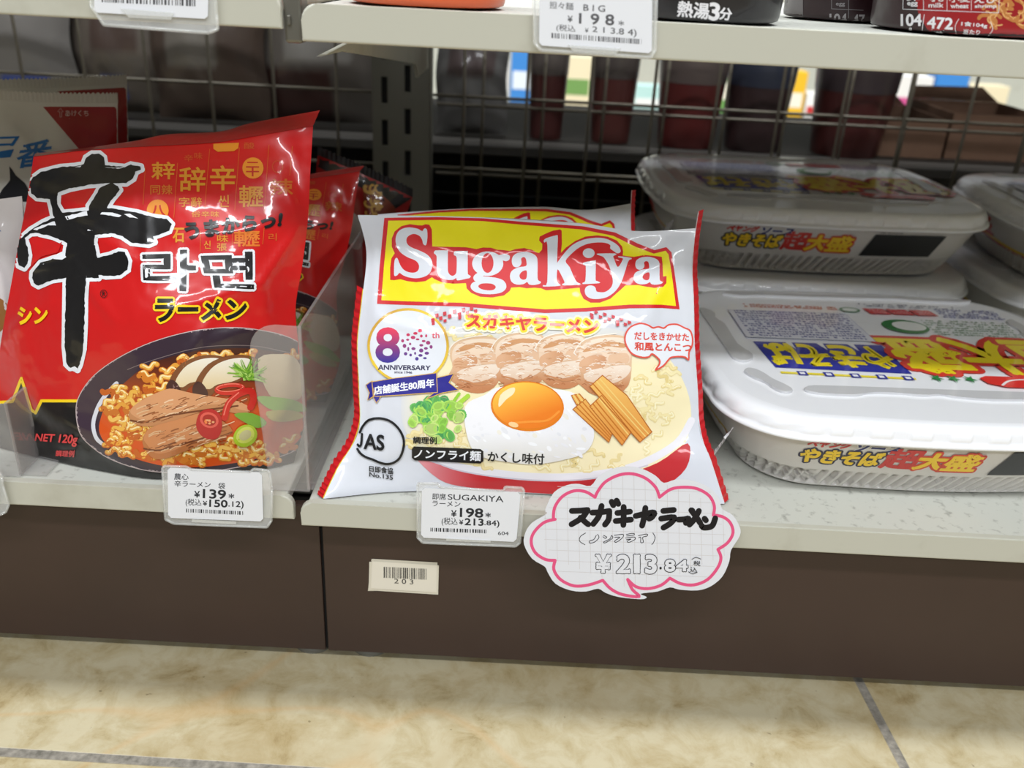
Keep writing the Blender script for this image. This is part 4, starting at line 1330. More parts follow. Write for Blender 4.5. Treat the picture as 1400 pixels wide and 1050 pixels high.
    # beef slices
    for pts, base in (([(178, 562), (196, 548), (222, 536), (236, 534), (262, 540), (300, 543), (330, 556), (345, 570), (300, 560), (262, 566), (232, 578), (200, 582), (182, 576)], (196, 134, 88)), ([(196, 600), (206, 586), (240, 576), (275, 566), (300, 572), (318, 588), (300, 598), (262, 612), (232, 624), (212, 626), (200, 614)], (188, 116, 66))):
        A.fill(smooth(pts, True, 3), base); A.up()
        A.fill(smooth([(p[0] + 2, p[1] - 3) for p in pts[:5]] + [(p[0] * .96 + 10, p[1] - 8) for p in pts[6:]], True, 3), tuple(min(255, v + 20) for v in base)); A.up()
        x0, x1 = min(p[0] for p in pts), max(p[0] for p in pts)
        for k in range(70):
            x = rn.uniform(x0 + 6, x1 - 12); c = (pts[0][1] + pts[-1][1]) / 2 - (x - x0) * .12
            y = c + rn.uniform(-16, 12)
            L = rn.uniform(4, 16)
            A.stroke([(x, y), (x + L * .5, y - L * .22 + rn.uniform(-1, 1)), (x + L, y - L * .36)], rn.uniform(.6, 1.8), rn.choice([(236, 200, 164), (148, 84, 44), (128, 70, 38), (224, 182, 140), (168, 98, 54)]))
        A.stroke(smooth([(x0 + 2, pts[0][1] + 12), (x0 + 24, pts[0][1] + 14), (x0 + 60, pts[0][1] + 4), (x1 - 20, pts[0][1] - 8)], False), 2.4, (112, 56, 26)); A.up()
    # herbs, chilli rings, leek
    for k in range(64):
        t = rn.uniform(-3.3, .5); r = rn.uniform(12, 34)
        x, y = 338 + r * math.cos(t) * .9, 512 + r * math.sin(t) * .75
        A.stroke([(338 + rn.uniform(-6, 6), 514 + rn.uniform(-5, 5)), (x, y)], 2.6, rn.choice([(120, 172, 48), (150, 196, 70), (96, 148, 40), (178, 212, 110)]), w1=.8)
    A.fill(smooth([(352, 541), (380, 543), (405, 548), (420, 560), (400, 562), (372, 560), (356, 550)], True, 3), (132, 176, 52)); A.fill(smooth([(320, 565), (345, 564), (364, 576), (352, 584), (334, 576)], True, 3), (118, 166, 52)); A.up()
    A.fill(smooth([(364, 562), (398, 560), (414, 568), (398, 574), (372, 574)], True, 3), (182, 170, 84)); A.up()
    A.stroke(ell(314, 531, 18, 5.5, 22, -4), 5.5, (206, 44, 34), True); A.stroke(ell(314, 529, 18, 5, 22, -4), 1.4, (240, 120, 100), True); A.up()
    A.stroke(smooth([(307, 570), (312, 552), (326, 538), (342, 534), (346, 545), (342, 556)], False), 9, (200, 34, 28)); A.stroke(smooth([(306, 566), (312, 549), (326, 536)], False), 1.6, (240, 120, 104)); A.up()
    A.fill(smooth([(268, 578), (274, 562), (290, 558), (302, 568), (303, 586), (296, 598), (282, 598), (272, 590)], True, 3), (186, 30, 34)); A.up()
    A.fill(ell(286, 573, 13, 10.5, 22, 20), (226, 92, 80)); A.up(); A.fill(ell(286, 573, 9.5, 7.4, 20, 20), (170, 36, 30)); A.up()
    for k in range(8):
        A.fill(ell(286 + rn.uniform(-6, 6), 573 + rn.uniform(-5, 5), 2, 1.4, 8), rn.choice([(238, 130, 70), (236, 170, 120)]), grid=False)
    A.fill(ell(335, 594, 17, 14, 24, -35), (170, 196, 42)); A.up(); A.fill(ell(335, 593, 13, 10, 24, -35), (206, 214, 96)); A.up(); A.fill(ell(335, 593, 9, 6, 20, -35), (196, 190, 140)); A.up()

    # ---- the brush character
    A.level(3)
    z1, z2 = Zc(0, 190, 5.833), Zc(0, 340, 5.833)
    rn = random.Random(2)

    def rough(pts, a=.55):
        return [(p[0] + rn.uniform(-a, a), p[1] + rn.uniform(-a, a)) for p in resample(pts, 3.0)]
    pieces = [
        z1([(258, 318), (330, 265), (480, 228), (600, 218), (668, 205), (690, 150), (735, 120), (795, 120), (830, 150), (840, 212), (1000, 228), (1045, 208), (1125, 222), (1130, 245), (1085, 265), (1065, 320), (1010, 355), (880, 355), (700, 370), (560, 398), (470, 430), (440, 470), (400, 480), (300, 470), (258, 435), (245, 370)]),
        z1([(390, 440), (465, 425), (460, 520), (500, 590), (620, 600), (720, 600), (800, 700), (900, 755), (760, 765), (745, 940), (700, 880), (640, 840), (560, 770), (480, 690), (430, 610), (415, 540)]),
        z1([(840, 372), (900, 350), (945, 380), (960, 410), (900, 480), (858, 545), (830, 640), (720, 640), (712, 535), (770, 450), (800, 395)]),
        z1([(160, 805), (250, 725), (350, 665), (450, 622), (520, 590), (700, 572), (850, 552), (930, 560), (1100, 590), (1210, 622), (1330, 640), (1372, 680), (1350, 735), (1270, 765), (1222, 780), (1235, 825), (1190, 843), (1050, 828), (980, 780), (900, 752), (740, 745), (600, 735), (450, 735), (350, 745), (250, 752), (200, 790), (222, 860), (235, 930), (222, 1000), (198, 1030), (155, 1010), (142, 930), (145, 850)]),
        z1([(300, 750), (480, 690), (640, 760), (760, 850), (790, 1000), (790, 1110), (540, 1110), (520, 960), (540, 830), (430, 780)]),
        z2([(262, 235), (265, 190), (330, 115), (450, 75), (540, 70), (760, 80), (880, 50), (950, 22), (998, 30), (1030, 100), (1020, 170), (960, 213), (850, 220), (770, 205), (700, 230), (530, 235), (420, 250), (310, 298), (275, 275)]),
        z2([(530, 215), (692, 215), (680, 400), (678, 600), (668, 800), (640, 920), (622, 965), (590, 945), (565, 950), (535, 920), (522, 780), (526, 500)]),
    ]
    for p in pieces:
        A.stroke(p, 9.5, WT, True)
    A.level(6)
    for p in pieces:
        A.fill(rough(p), BK)
    A.up()
    for q in (z1([(525, 620), (600, 600), (695, 575), (705, 610), (620, 625), (545, 648)]), z1([(815, 585), (900, 588), (975, 612), (960, 625), (870, 612), (805, 605)]), z1([(990, 600), (1040, 598), (1105, 635), (1040, 628)]), z1([(270, 720), (340, 690), (440, 658), (452, 690), (390, 690), (300, 728)]),
              z1([(600, 228), (655, 214), (640, 230)]), z1([(835, 232), (960, 232), (1000, 226), (960, 240)]), z2([(528, 905), (560, 955), (600, 938), (630, 955), (615, 975), (540, 965)])):
        A.fill(rough(q, .5), WT, grid=False)
    A.fill(z1([(265, 960), (330, 890), (470, 845), (500, 820), (470, 905), (340, 940), (250, 1020)]), RC); A.fill(z1([(440, 930), (500, 900), (535, 945), (500, 965), (430, 960)]), WT); A.up()
    # ---- other lettering
    A.level(3)
    A.text('라', [(196, 345), (268, 342), (266, 398), (198, 394)], BK, 2.6, [(3.2, WT)]); A.up()
    A.text('면', [(275, 347), (346, 345), (346, 394), (284, 392)], BK, 2.6, [(3.2, WT)]); A.up()
    A.text('ラーメン', [(214, 409), (337, 410), (334, 436), (213, 439)], BK, 3.0, [(2.8, YL)]); A.up()
    A.text('うまからっ!', [(252, 306), (386, 290), (383, 309), (257, 327)], BK, 2.6); A.up()
    A.stroke(ell(142.6, 402, 4.6, 5.2, 20), .8, (60, 16, 16), True); A.text('R', (140.8, 399, 144.8, 405), (60, 16, 16), .4)
    A.text('シン', [(26, 421), (66, 420), (65, 441), (28, 443)], (248, 206, 24), 2.2)
    A.text('NET 120g', [(51, 593), (108, 594), (105, 610), (48, 604)], (222, 70, 70), .9); A.text('調理例', [(78, 615), (103, 615), (102, 624), (77, 623)], (222, 70, 70), .5)


shin_art(rd, rd_front)
ro = [float(v) for v in rG[-1].mean(0)]; ro[2] = LZ + .4
rdt = thing('noodle_bag', 'large glossy red noodle bag with a black brush character, at the front left', 'noodle bag', ro, 'red noodle bags')
rd.build('bag_body', M_FILM_RED, rdt)
TE = [rG[0, i] for i in range(0, 84, 7)] + [rG[0, -1]]
sealtop = [(48, 210), (112, 203), (183, 193), (228, 184), (300, 180), (345, 168), (437, 151)]
b = MB(); Tt = cr_interp([at(p[0], p[1], 1, 92) for p in sealtop], 85); Tb = cr_interp(TE, 85)
R = []
for k in (0, .2, .4, .6, .8, 1):
    R.append([Tb[i] * (1 - k) + Tt[i] * k + np.array([0, (.5 if (int(k * 5) % 2) else -.5), 0]) for i in range(85)])
b.grid(R, (170, 14, 20)); b.grid([[p + np.array([0, .6, 0]) for p in r] for r in R], (150, 12, 18), flip=True)
o = b.build('top_seal', M_FILM_RED, rdt); o['label'] = 'dark red crimped strip across the top'

# copies behind
def px_shift(p0, p1, y0, y1):
    a, c = at(*p0, 1, y0), at(*p1, 1, y1); return c - a
r2 = dup(rdt, (9, 82, 7), 'red noodle bag behind the large front one, beside the clear divider', (math.radians(-20), 0, 0))
r2.scale = (.93, .9, .84)
XL = [(434, 212), (428, 290), (424, 370), (420, 450)]
XR = [(564, 270), (548, 320), (540, 390), (536, 450)]
xG, xN, xU, xV = packet(XL, XR, [(468, 226), (500, 240), (533, 255)], [(450, 460), (480, 462), (510, 460)], 262, LZ + .5, 10, [(.5, .1, .8, .5, 1.5, .03), (.7, .1, .95, .6, 1.2, .03)], 40, 40, seed=15, ybot=244)
xG[:, :, 2] = np.maximum(xG[:, :, 2], LZ + .5)
xb = MB(); xb.grid(xG.tolist(), (150, 24, 22)); xfr = bvh_of(xb)
xb.grid(packet_back(xG, xU, xV, 26).tolist(), (130, 16, 18), flip=True)
A = Art(xb, surf_place(xfr, photo_eye), 4); rn = random.Random(4)
A.fill([(425, 208), (440, 212), (566, 269), (540, 286), (505, 262), (430, 226)], (24, 20, 20)); A.up()
A.fill(smooth([(498, 254), (516, 262), (540, 284), (536, 300), (520, 306), (500, 296)], True, 3), (120, 44, 22)); A.up()
for k in range(16):
    q = rn.uniform(500, 520), rn.uniform(255, 300)
    A.stroke(ell(*q, 6, 4, 8, rn.uniform(0, 90), 0, 200), 3, (206, 160, 76))
A.fill(ell(484, 316, 12, 26, 20, -10), (206, 196, 190))
xo = [float(v) for v in xG[-1].mean(0)]; xo[2] = LZ + .4
xt = thing('noodle_bag', 'dark red noodle bag furthest back, its black top corner sticking out beside the posts', 'noodle bag', xo, 'red noodle bags')
xb.build('bag_body', M_FILM_RED, xt)
fin([xG[0, i] for i in range(0, 40, 6)] + [xG[0, -1]], (0, .25, .97), 7, (22, 19, 19), 24, pleat=.15).build('top_seal', M_FILM_RED, xt)
s2 = dup(skt, (-6, 56, 8), 'white noodle bag standing behind the front one, only its yellow top shows', (math.radians(-11.5), math.radians(-4.6), 0))

s2.scale = (.86, .95, .965)

# ------------------------------------------------------------------ white bags at the far left
WL = [(-70, 139), (-72, 250), (-74, 400), (-76, 560)]
WR = [(161, 141), (160, 240), (156, 400), (150, 560)]
wG, wN, wU, wV = packet(WL, WR, [(-10, 137), (50, 140), (105, 141)], [(-20, 566), (40, 568), (100, 566)], 196, LZ + .5, 14, [(.3, .1, .7, .4, 1.2, .02), (.45, .35, .75, .3, 1.2, .02), (.6, .05, .95, .2, .9, .02)], 60, 60, seed=9, ybot=178)
wG[:, :, 2] = np.maximum(wG[:, :, 2], LZ + .5)
wb = MB(); wb.grid(wG.tolist(), (206, 203, 200)); wfr = bvh_of(wb)
wb.grid(packet_back(wG, wU, wV, 26).tolist(), (190, 188, 186), flip=True)
A = Art(wb, surf_place(wfr, photo_eye), 5)
A.fill([(59, 146), (162, 146), (164, 260), (150, 262), (109, 205)], (150, 26, 28)); A.up()
A.fill(smooth([(-4, 276), (4, 258), (14, 246), (13, 227), (22, 240), (34, 250), (40, 262), (40, 276), (18, 274)], True, 2), (24, 24, 30)); A.up()
BL = (30, 104, 176)
A.text('番', [(30, 197), (72, 190), (70, 226), (20, 230)], BL, 1.8); A.text('ロ', [(-4, 188), (26, 187), (18, 199), (-8, 200)], BL, 1.6); A.text('一', [(-10, 210), (18, 205), (14, 214), (-12, 216)], BL, 2.2)
A.stroke([(82, 160), (82, 153), (79, 153), (83, 148.5), (87, 153), (84.5, 153), (84.5, 160)], .7, (206, 170, 168), True)
A.text('あけくち', (89.5, 151, 121, 159), (206, 170, 168), .3)
wo = [float(v) for v in wG[-1].mean(0)]; wo[2] = LZ + .4
wt = thing('noodle_bag', 'white noodle bag with a dark red corner and blue print, at the top left', 'noodle bag', wo, 'white bags at the left')
wb.build('bag_body', M_FILM, wt)
TE = [wG[0, i] for i in range(0, 60, 6)] + [wG[0, -1]]
fin(TE, (0, .2, .98), 7, (196, 192, 188), 40, pleat=.12).build('top_seal', M_FILM, wt)
w2 = dup(wt, (-6, 42, 2), 'white noodle bag behind the red cornered one, only its red tip shows', (math.radians(-4), math.radians(-3), math.radians(3)))

VL = [(-100, 280), (-110, 380), (-120, 480), (-124, 590)]
VR = [(30, 268), (34, 360), (24, 460), (8, 590)]
vG, vN, vU, vV = packet(VL, VR, [(-60, 276), (-30, 274), (0, 272)], [(-90, 600), (-50, 602), (-20, 598)], 100, LZ + .5, 10, [(.5, .1, .9, .5, 1.5, .02), (.7, .3, .95, .7, 1.4, .02), (.6, .6, .95, .9, 1.4, .02)], 50, 60, seed=12, ybot=74)
vG[:, :, 2] = np.maximum(vG[:, :, 2], LZ + .5)
vb = MB(); vb.grid(vG.tolist(), (214, 208, 208)); vfr = bvh_of(vb)
vb.grid(packet_back(vG, vU, vV, 26).tolist(), (200, 196, 196), flip=True)
A = Art(vb, surf_place(vfr, photo_eye), 5)
A.fill(smooth([(-30, 402), (4, 410), (12, 428), (4, 450), (-30, 470)], True, 3), (150, 100, 50)); A.up()
A.fill([(-40, 320), (-4, 312), (2, 316), (-40, 326)], (60, 90, 150))
vo = [float(v) for v in vG[-1].mean(0)]; vo[2] = LZ + .4
vt = thing('noodle_bag', 'pale shiny noodle bag cut by the left edge of the picture', 'noodle bag', vo, 'white bags at the left')
vb.build('bag_body', M_FILM, vt)
# ================================================================== clear dividers
def divider(name, lab, xw, y0, zt, depth, tabw, z0, flange):
    t = thing(name, lab, 'divider', (xw, y0, z0))
    b = MB(); b.box(xw - 1, xw + 1, y0 + 2.2, y0 + depth, z0 + .2, zt, (236, 236, 236), bev=.4)
    b.build('side_wall', M_ACRYL_WALL, t)
    pts = [(xw + 1, z0 + .2), (xw + 1, zt)] + [(xw - tabw + 14 - 14 * math.sin(a), zt - 14 + 14 * math.cos(a)) for a in np.linspace(0, math.pi / 2, 8)] + [(xw - tabw + 5, z0 + .2)]
    b = MB(); b.prism(pts, lambda a, c, h: (a, y0 + h, c), 0, 2, (236, 236, 236), bev=.4)
    b.build('front_tab', M_ACRYL, t)
    b = MB(); b.box(xw + 1.2, xw + flange, y0 + 2.2, y0 + depth, z0 + .1, z0 + 1.8, (236, 236, 236), bev=.4)
    b.build('foot_flange', M_ACRYL, t)
    return t


pd = at(428, 668, 2, LZ); zt = at(411, 447, 1, 6)[2]
divider('clear_divider', 'clear plastic divider between the red bags and the white noodle bag', pd[0] - 2, 5.6, zt, 190, 27, LZ, 3)
pd = at(29, 654, 2, LZ); zt = at(2, 553, 1, 6)[2]
divider('clear_divider', 'clear plastic divider at the left edge, left of the large red bag', pd[0] - 2, 5.6, zt, 24, 26, LZ, 15)

# ================================================================== price tags in clear holders
PAPER = (226, 228, 234)


def holder(lab, outer, paper, y, art, lip, origin_px):
    """outer / paper: quads in photo pixels on the plane y"""
    og = at(*origin_px, 1, y)
    t = thing('price_tag', lab, 'price tag', og, 'price tags in clear holders')
    P = lambda px, yy: tuple(at(px[0], px[1], 1, yy))
    pc = []
    for i in range(4):                              # rounded paper corners
        a, c, d = paper[i - 1], paper[i], paper[(i + 1) % 4]
        for e in (a, d):
            l = math.hypot(e[0] - c[0], e[1] - c[1]); pc.append((c[0] + (e[0] - c[0]) / l * 4, c[1] + (e[1] - c[1]) / l * 4))
    b = MB(); b.prism(pc, lambda a, c, h: P((a, c), y + h), 0, .5, PAPER)
    A = Art(b, lambda px, py, l: P((px, py), y - l * .3), 6)
    art(A)
    b.build('paper_card', M_PRINT, t)
    b = MB()
    b.prism(outer, lambda a, c, h: P((a, c), y + h), .7, 1.6, (236, 238, 236), bev=.3)
    n = len(outer)
    for i in range(n):                              # raised rim
        p, q = P(outer[i], y + .3), P(outer[(i + 1) % n], y + .3)
        b.tube(p, q, .75, (240, 242, 240), 8)
    b.build('clear_holder', M_CLEAR, t)
    b = MB()
    b.prism(lip, lambda a, c, h: P((a, c), y + h), -.9, -.2, (240, 242, 240), bev=.2)
    b.build('bottom_lip', M_CLEAR, t)
    return t


INK = (44, 46, 50)


def art_mid(A):
    z = Zc(560, 650, 8.235)
    A.text('即席', z([(258, 200), (408, 205), (408, 278), (256, 270)]), INK, .2)
    A.text('SUGAKIYA', z([(432, 212), (1056, 232), (1056, 302), (430, 272)]), INK, .15)
    A.text('ラーメン', z([(258, 285), (572, 295), (572, 355), (256, 345)]), INK, .15)
    A.text('¥', z([(470, 392), (528, 394), (528, 466), (468, 464)]), INK, .6)
    A.text('198', z([(570, 368), (826, 376), (826, 474), (568, 466)]), INK, 1.0)
    A.text('*', z([(855, 420), (912, 422), (912, 472), (855, 470)]), INK, .5)
    A.text('(税込', z([(362, 472), (540, 480), (540, 570), (360, 566)]), INK, .1)
    A.text('¥', z([(560, 500), (604, 502), (602, 554), (558, 552)]), INK, .4)
    A.text('213', z([(624, 484), (830, 490), (830, 566), (622, 558)]), INK, .9)
    A.text('.84)', z([(842, 510), (1010, 505), (1010, 592), (842, 572)]), INK, .4)
    A.bars(588.5, 721.5, 667, 726.5, 46, INK, 3, .035)
    A.text('604', z([(995, 630), (1114, 634), (1114, 674), (995, 670)]), INK, .1)


holder('price tag for 198 yen in front of the white noodle bag',
       [(571, 664), (572, 660.5), (599, 661), (602, 666), (688, 671), (691, 665.5), (714, 667), (716.5, 671), (711, 742), (705, 747), (578, 742), (571, 735)],
       [(577, 667), (712, 673), (706, 741), (575.5, 735)], -4, art_mid, [(610, 736), (671, 739), (671, 742), (610, 739.5)], (640, 742))


def art_left(A):
    z = Zc(210, 630, 8.235)
    A.text('農心', z([(232, 140), (394, 146), (392, 218), (230, 212)]), INK, .15)
    A.text('辛ラーメン', z([(236, 222), (642, 236), (640, 304), (234, 290)]), INK, .15)
    A.text('袋', z([(728, 246), (806, 250), (804, 318), (728, 314)]), INK, .15)
    A.text('¥', z([(460, 340), (520, 342), (520, 414), (458, 410)]), INK, .6)
    A.text('139', z([(558, 320), (812, 332), (812, 430), (556, 418)]), INK, 1.0)
    A.text('*', z([(846, 370), (906, 372), (906, 424), (846, 422)]), INK, .5)
    A.text('(税込', z([(362, 424), (538, 432), (538, 518), (360, 514)]), INK, .1)
    A.text('¥', z([(556, 452), (602, 454), (600, 506), (554, 504)]), INK, .4)
    A.text('150', z([(630, 438), (830, 446), (830, 524), (628, 516)]), INK, .9)
    A.text('.12)', z([(842, 460), (1012, 452), (1012, 548), (842, 530)]), INK, .4)
    A.bars(254.5, 695.5, 333, 700.5, 46, INK, 5, .045)


holder('price tag for 139 yen in front of the large red bag',
       [(222, 640), (225, 637), (255, 638), (262, 642), (342, 645), (347, 641), (366, 643), (369, 647), (372, 668), (371, 712), (365, 721), (238, 716), (226, 710)],
       [(229, 639), (358, 646), (360, 713), (230, 708)], -4, art_left, [(262, 710), (323, 713), (323, 717), (262, 714)], (298, 716))


def art_top(A):
    z = Zc(720, 0, 7)
    c = (92, 92, 96)
    A.text('担々麺', z([(220, 10), (448, 30), (446, 98), (218, 80)]), c, .1)
    A.text('B I G', z([(545, 42), (752, 54), (750, 114), (543, 102)]), c, .3)
    A.text('¥', z([(394, 150), (440, 154), (438, 212), (392, 208)]), c, .5)
    A.text('1 9 8', z([(505, 126), (836, 142), (834, 242), (503, 224)]), c, 1.0)
    A.text('*', z([(880, 196), (930, 200), (930, 246), (880, 242)]), c, .3)
    A.text('(税込', z([(286, 230), (468, 244), (466, 316), (284, 302)]), c, .1)
    A.text('¥', z([(560, 268), (592, 270), (590, 312), (558, 310)]), c, .2)
    A.text('2 1 3.8 4)', z([(630, 252), (1052, 282), (1050, 362), (628, 320)]), c, .25)
    A.bars(754, 45, 877, 52, 60, c, 9, .07)


yT = -6
holder('price tag reading BIG on the front of the upper shelf',
       [(729, -40), (898, -30), (896, 68), (890, 79), (740, 69), (731, 60)],
       [(738, -38), (892, -28), (891, 73), (737, 62)], yT, art_top, [(776, 61), (849, 66), (842, 74), (783, 70)], (812, 79))


def art_top2(A):
    A.bars(139, -8, 267, 3, 52, (70, 70, 74), 13, .045)


holder('price tag on the upper shelf at the top left',
       [(122, -60), (292, -52), (296, 20), (298, 40), (284, 45), (142, 34), (134, 22), (124, 8)],
       [(128, -58), (286, -50), (284, 26), (129, 17)], yT, art_top2, [(164, 11), (238, 17), (234, 27), (176, 24)], (215, 45))
holder('price tag holder cut by the left edge of the picture, lower shelf',
       [(-90, 636), (-4, 640), (3, 652), (4, 664), (12, 690), (8, 700), (0, 704), (-84, 700)], [(-84, 640), (-6, 645), (-2, 692), (-80, 690)], -4, lambda A: None, [(-60, 692), (-30, 694), (-30, 697), (-60, 695)], (-40, 702))

# ================================================================== speech bubble sign
yP = -9.0
zp = Zc(700, 630, 4.375)
cloud = [(72, 500), (80, 430), (120, 370), (205, 318), (200, 290), (250, 190), (330, 145), (400, 138), (470, 150), (520, 90), (600, 48), (690, 32), (780, 48), (860, 90), (908, 132), (980, 112), (1080, 118), (1180, 160), (1240, 225), (1255, 285), (1320, 325), (1362, 395), (1362, 450), (1310, 535), (1300, 600), (1260, 690), (1190, 750), (1110, 775), (1000, 770), (945, 757), (870, 782), (770, 795), (806, 815), (770, 828), (640, 815), (560, 790), (515, 765), (440, 782), (350, 775), (260, 735), (215, 670), (195, 632), (120, 585)]
lobe = lambda pts: smooth(pts, False, 4)
ring = []
for seg in ([(258, 350), (190, 370), (130, 430), (115, 490), (140, 550), (200, 590), (258, 596)], [(258, 596), (250, 650), (290, 710), (370, 748), (460, 742), (543, 715)], [(543, 715), (590, 765), (660, 800), (760, 812), (720, 770), (692, 710)],
            [(692, 710), (740, 752), (810, 765), (890, 745), (945, 702)], [(945, 702), (1010, 735), (1090, 742), (1170, 710), (1230, 640), (1250, 580), (1232, 530)], [(1232, 530), (1290, 490), (1322, 430), (1305, 370), (1260, 335), (1205, 325)],
            [(1205, 325), (1210, 270), (1180, 210), (1110, 168), (1030, 158), (950, 170), (882, 218)], [(882, 218), (860, 160), (800, 105), (720, 78), (640, 85), (560, 125), (515, 180), (497, 218)], [(497, 218), (440, 185), (370, 180), (300, 215), (255, 280), (247, 350)]):
    ring.append(zp(lobe(seg)))
t = thing('speech_bubble_sign', 'cloud shaped white price card with a pink outline and handwritten name', 'sign', tuple(at(860, 818, 1, yP)))
PP = lambda a, c, h: tuple(at(a, c, 1, yP + h))
b = MB(); b.prism(smooth(zp(cloud), True, 3), PP, 0, .9, (224, 226, 234))
A = Art(b, lambda px, py, l: PP(px, py, -l * .35), 8)
for k in range(17):
    x = 745 + k * 15.2; A.stroke([(x, 645 + abs(k - 8) * 6), (x + 2, 808 - abs(k - 8) * 6)], .5, (208, 204, 206), cap=False)
for k in range(9):
    y = 668 + k * 14.5; A.stroke([(738 + abs(k - 4) * 6, y - 3), (992 - abs(k - 4) * 5, y + 5)], .5, (208, 204, 206), cap=False)
A.up()
for s_ in ring:
    A.stroke(s_, 4.2, (228, 86, 134))
A.up()
BK = (28, 26, 30)
z = zp
pen = lambda pts, w, c=BK: A.stroke(z(smooth(pts, False, 4)), w, c)
# brush lettering, stroke by stroke
for pts in ([(358, 300), (410, 298), (452, 294)], [(452, 296), (420, 340), (356, 380)], [(410, 340), (440, 368), (456, 380)], [(480, 310), (530, 308), (582, 300)], [(582, 302), (578, 350), (556, 382)], [(536, 270), (520, 330), (486, 378)], [(596, 245), (606, 266)], [(626, 238), (636, 258)],
            [(630, 312), (670, 308), (706, 304)], [(620, 360), (668, 356), (712, 352)], [(668, 276), (668, 330), (666, 384)], [(740, 330), (800, 316), (850, 310), (838, 336), (820, 346)], [(798, 282), (790, 340), (778, 388)], [(905, 300), (968, 294)], [(892, 346), (970, 338), (950, 372), (906, 400)],
            [(996, 352), (1030, 350), (1056, 346), (1040, 372)], [(1118, 300), (1090, 350), (1062, 382)], [(1072, 296), (1098, 330), (1126, 372)], [(1076, 296), (1080, 300)], [(1152, 346), (1160, 356)], [(1216, 344), (1196, 390), (1150, 400), (1134, 388)]):
    pen(pts, 8.0)
for pts in ([(440, 432), (410, 452), (404, 480), (436, 502)], [(843, 432), (856, 458), (846, 490), (836, 500)], [(512, 440), (520, 460), (494, 486), (466, 492), (464, 480), (490, 470), (504, 446)], [(548, 446), (566, 456), (558, 464), (544, 454)], [(596, 446), (602, 462), (560, 490), (548, 486), (584, 468), (594, 450)],
            [(612, 446), (662, 440), (664, 456), (640, 478), (620, 488), (616, 478), (646, 458), (614, 458)], [(684, 440), (726, 434), (728, 444), (686, 450)], [(680, 462), (730, 456), (736, 470), (700, 488), (690, 480), (712, 468), (684, 472)], [(756, 448), (806, 438), (808, 450), (782, 458), (786, 486), (770, 488), (770, 458), (758, 460)]):
    pen(pts, .9)
A.up()
for t_, q, w in (('¥', [(505, 565), (588, 565), (584, 668), (505, 665)], 2.6), ('2', [(632, 566), (704, 566), (702, 668), (630, 668)], 2.6), ('1', [(734, 566), (760, 566), (760, 668), (734, 668)], 2.6), ('3', [(802, 566), (862, 568), (860, 672), (800, 670)], 2.6), ('8', [(918, 594), (972, 594), (972, 660), (918, 660)], 2.0), ('4', [(986, 596), (1048, 596), (1048, 658), (986, 656)], 2.0)):
    A.text(t_, z(q), (224, 226, 234), w, [(1.0, BK)]); A.up()
A.fill(z(ell(889, 642, 7, 8, 12)), BK)
A.text('税', z([(1086, 598), (1128, 600), (1126, 630), (1084, 626)]), BK, .1); A.text('込', z([(1066, 634), (1110, 640), (1108, 668), (1064, 664)]), BK, .1)
pen([(1076, 590), (1100, 578), (1130, 588)], .8); pen([(1056, 664), (1080, 676), (1108, 668)], .8)
b.build('card', M_PRINT, t)
b = MB(); p = at(862, 735, 1, yP)
b.box(p[0] - 8, p[0] + 8, yP + .95, -.2, p[2] - 7, p[2] + 7, (236, 238, 236), bev=.8)
b.build('clip', M_CLEAR, t)

# ================================================================== barcode labels on the kick board
yL = 10.9
t = thing('barcode_label', 'small beige barcode label numbered 203 stuck on the brown kick board', 'label', tuple(at(552, 812, 1, yL)))
b = MB()
for q, c, h in (([(508, 764), (598, 769), (599, 806), (503, 808)], (206, 200, 184), 0), ([(505, 768), (600, 773), (599, 813), (504, 807)], (212, 206, 190), .35)):
    b.prism(q, lambda a, c_, hh, h=h: tuple(at(a, c_, 1, yL - h - hh)), 0, .33, c)
b.build('old_labels', M_PRINT, t)
b = MB(); q = [(509, 767.5), (597.5, 773), (597, 810), (507, 804.5)]
b.prism(q, lambda a, c_, hh: tuple(at(a, c_, 1, yL - .7 - hh)), 0, .4, (222, 216, 202))
A = Art(b, lambda px, py, l: tuple(at(px, py, 1, yL - 1.1 - l * .35)), 6)
A.bars(524.5, 775, 583, 790, 40, (70, 68, 64), 17, .045)
A.text('2 0 3', [(539, 791), (565, 792.5), (565, 799), (539, 797.5)], (70, 68, 64), .2)
b.build('top_label', M_PRINT, t)

# ================================================================== goods on the upper shelf
ZU = 267.9
def cup(cx, cy, r0, r1, h, col, lab, art=None, z0=ZU, lidc=(210, 206, 200)):
    t = thing('noodle_cup', lab, 'noodle cup', (cx, cy, z0))
    b = MB(); b.lathe([(r0 * .93, z0 + .2), (r0 * .985, z0 + 1), (r0, z0 + 3), (r0 + (r1 - r0) * .3, z0 + h * .3), (r1, z0 + h)], cx, cy, 64, col, cap=False)
    if art:
        A = Art(b, surf_place(bvh_of(b), photo_eye), 4); art(A)
    b.add([(cx + r0 * .93 * math.cos(a), cy + r0 * .93 * math.sin(a), z0 + .2) for a in np.linspace(0, 2 * math.pi, 48, endpoint=False)], [tuple(range(48))[::-1]], col)
    b.build('cup_wall', M_FILM, t)
    b = MB(); b.lathe([(r1 * 1.03, z0 + h + .1), (r1 * 1.04, z0 + h + 3), (r1 * .96, z0 + h + 3.6)], cx, cy, 48, lidc)
    b.build('lid', M_PLASTIC, t)
    return t


def cx_of(a, c, y): return (at(a, 20, 1, y)[0] + at(c, 20, 1, y)[0]) / 2, (at(c, 20, 1, y)[0] - at(a, 20, 1, y)[0]) / 2


WTX = (226, 224, 226)
x, r = cx_of(478, 690, 50)
cup(x, 10 + r, r, r * 1.18, 118, (206, 92, 48), 'orange noodle cup on the upper shelf left of the BIG price tag')


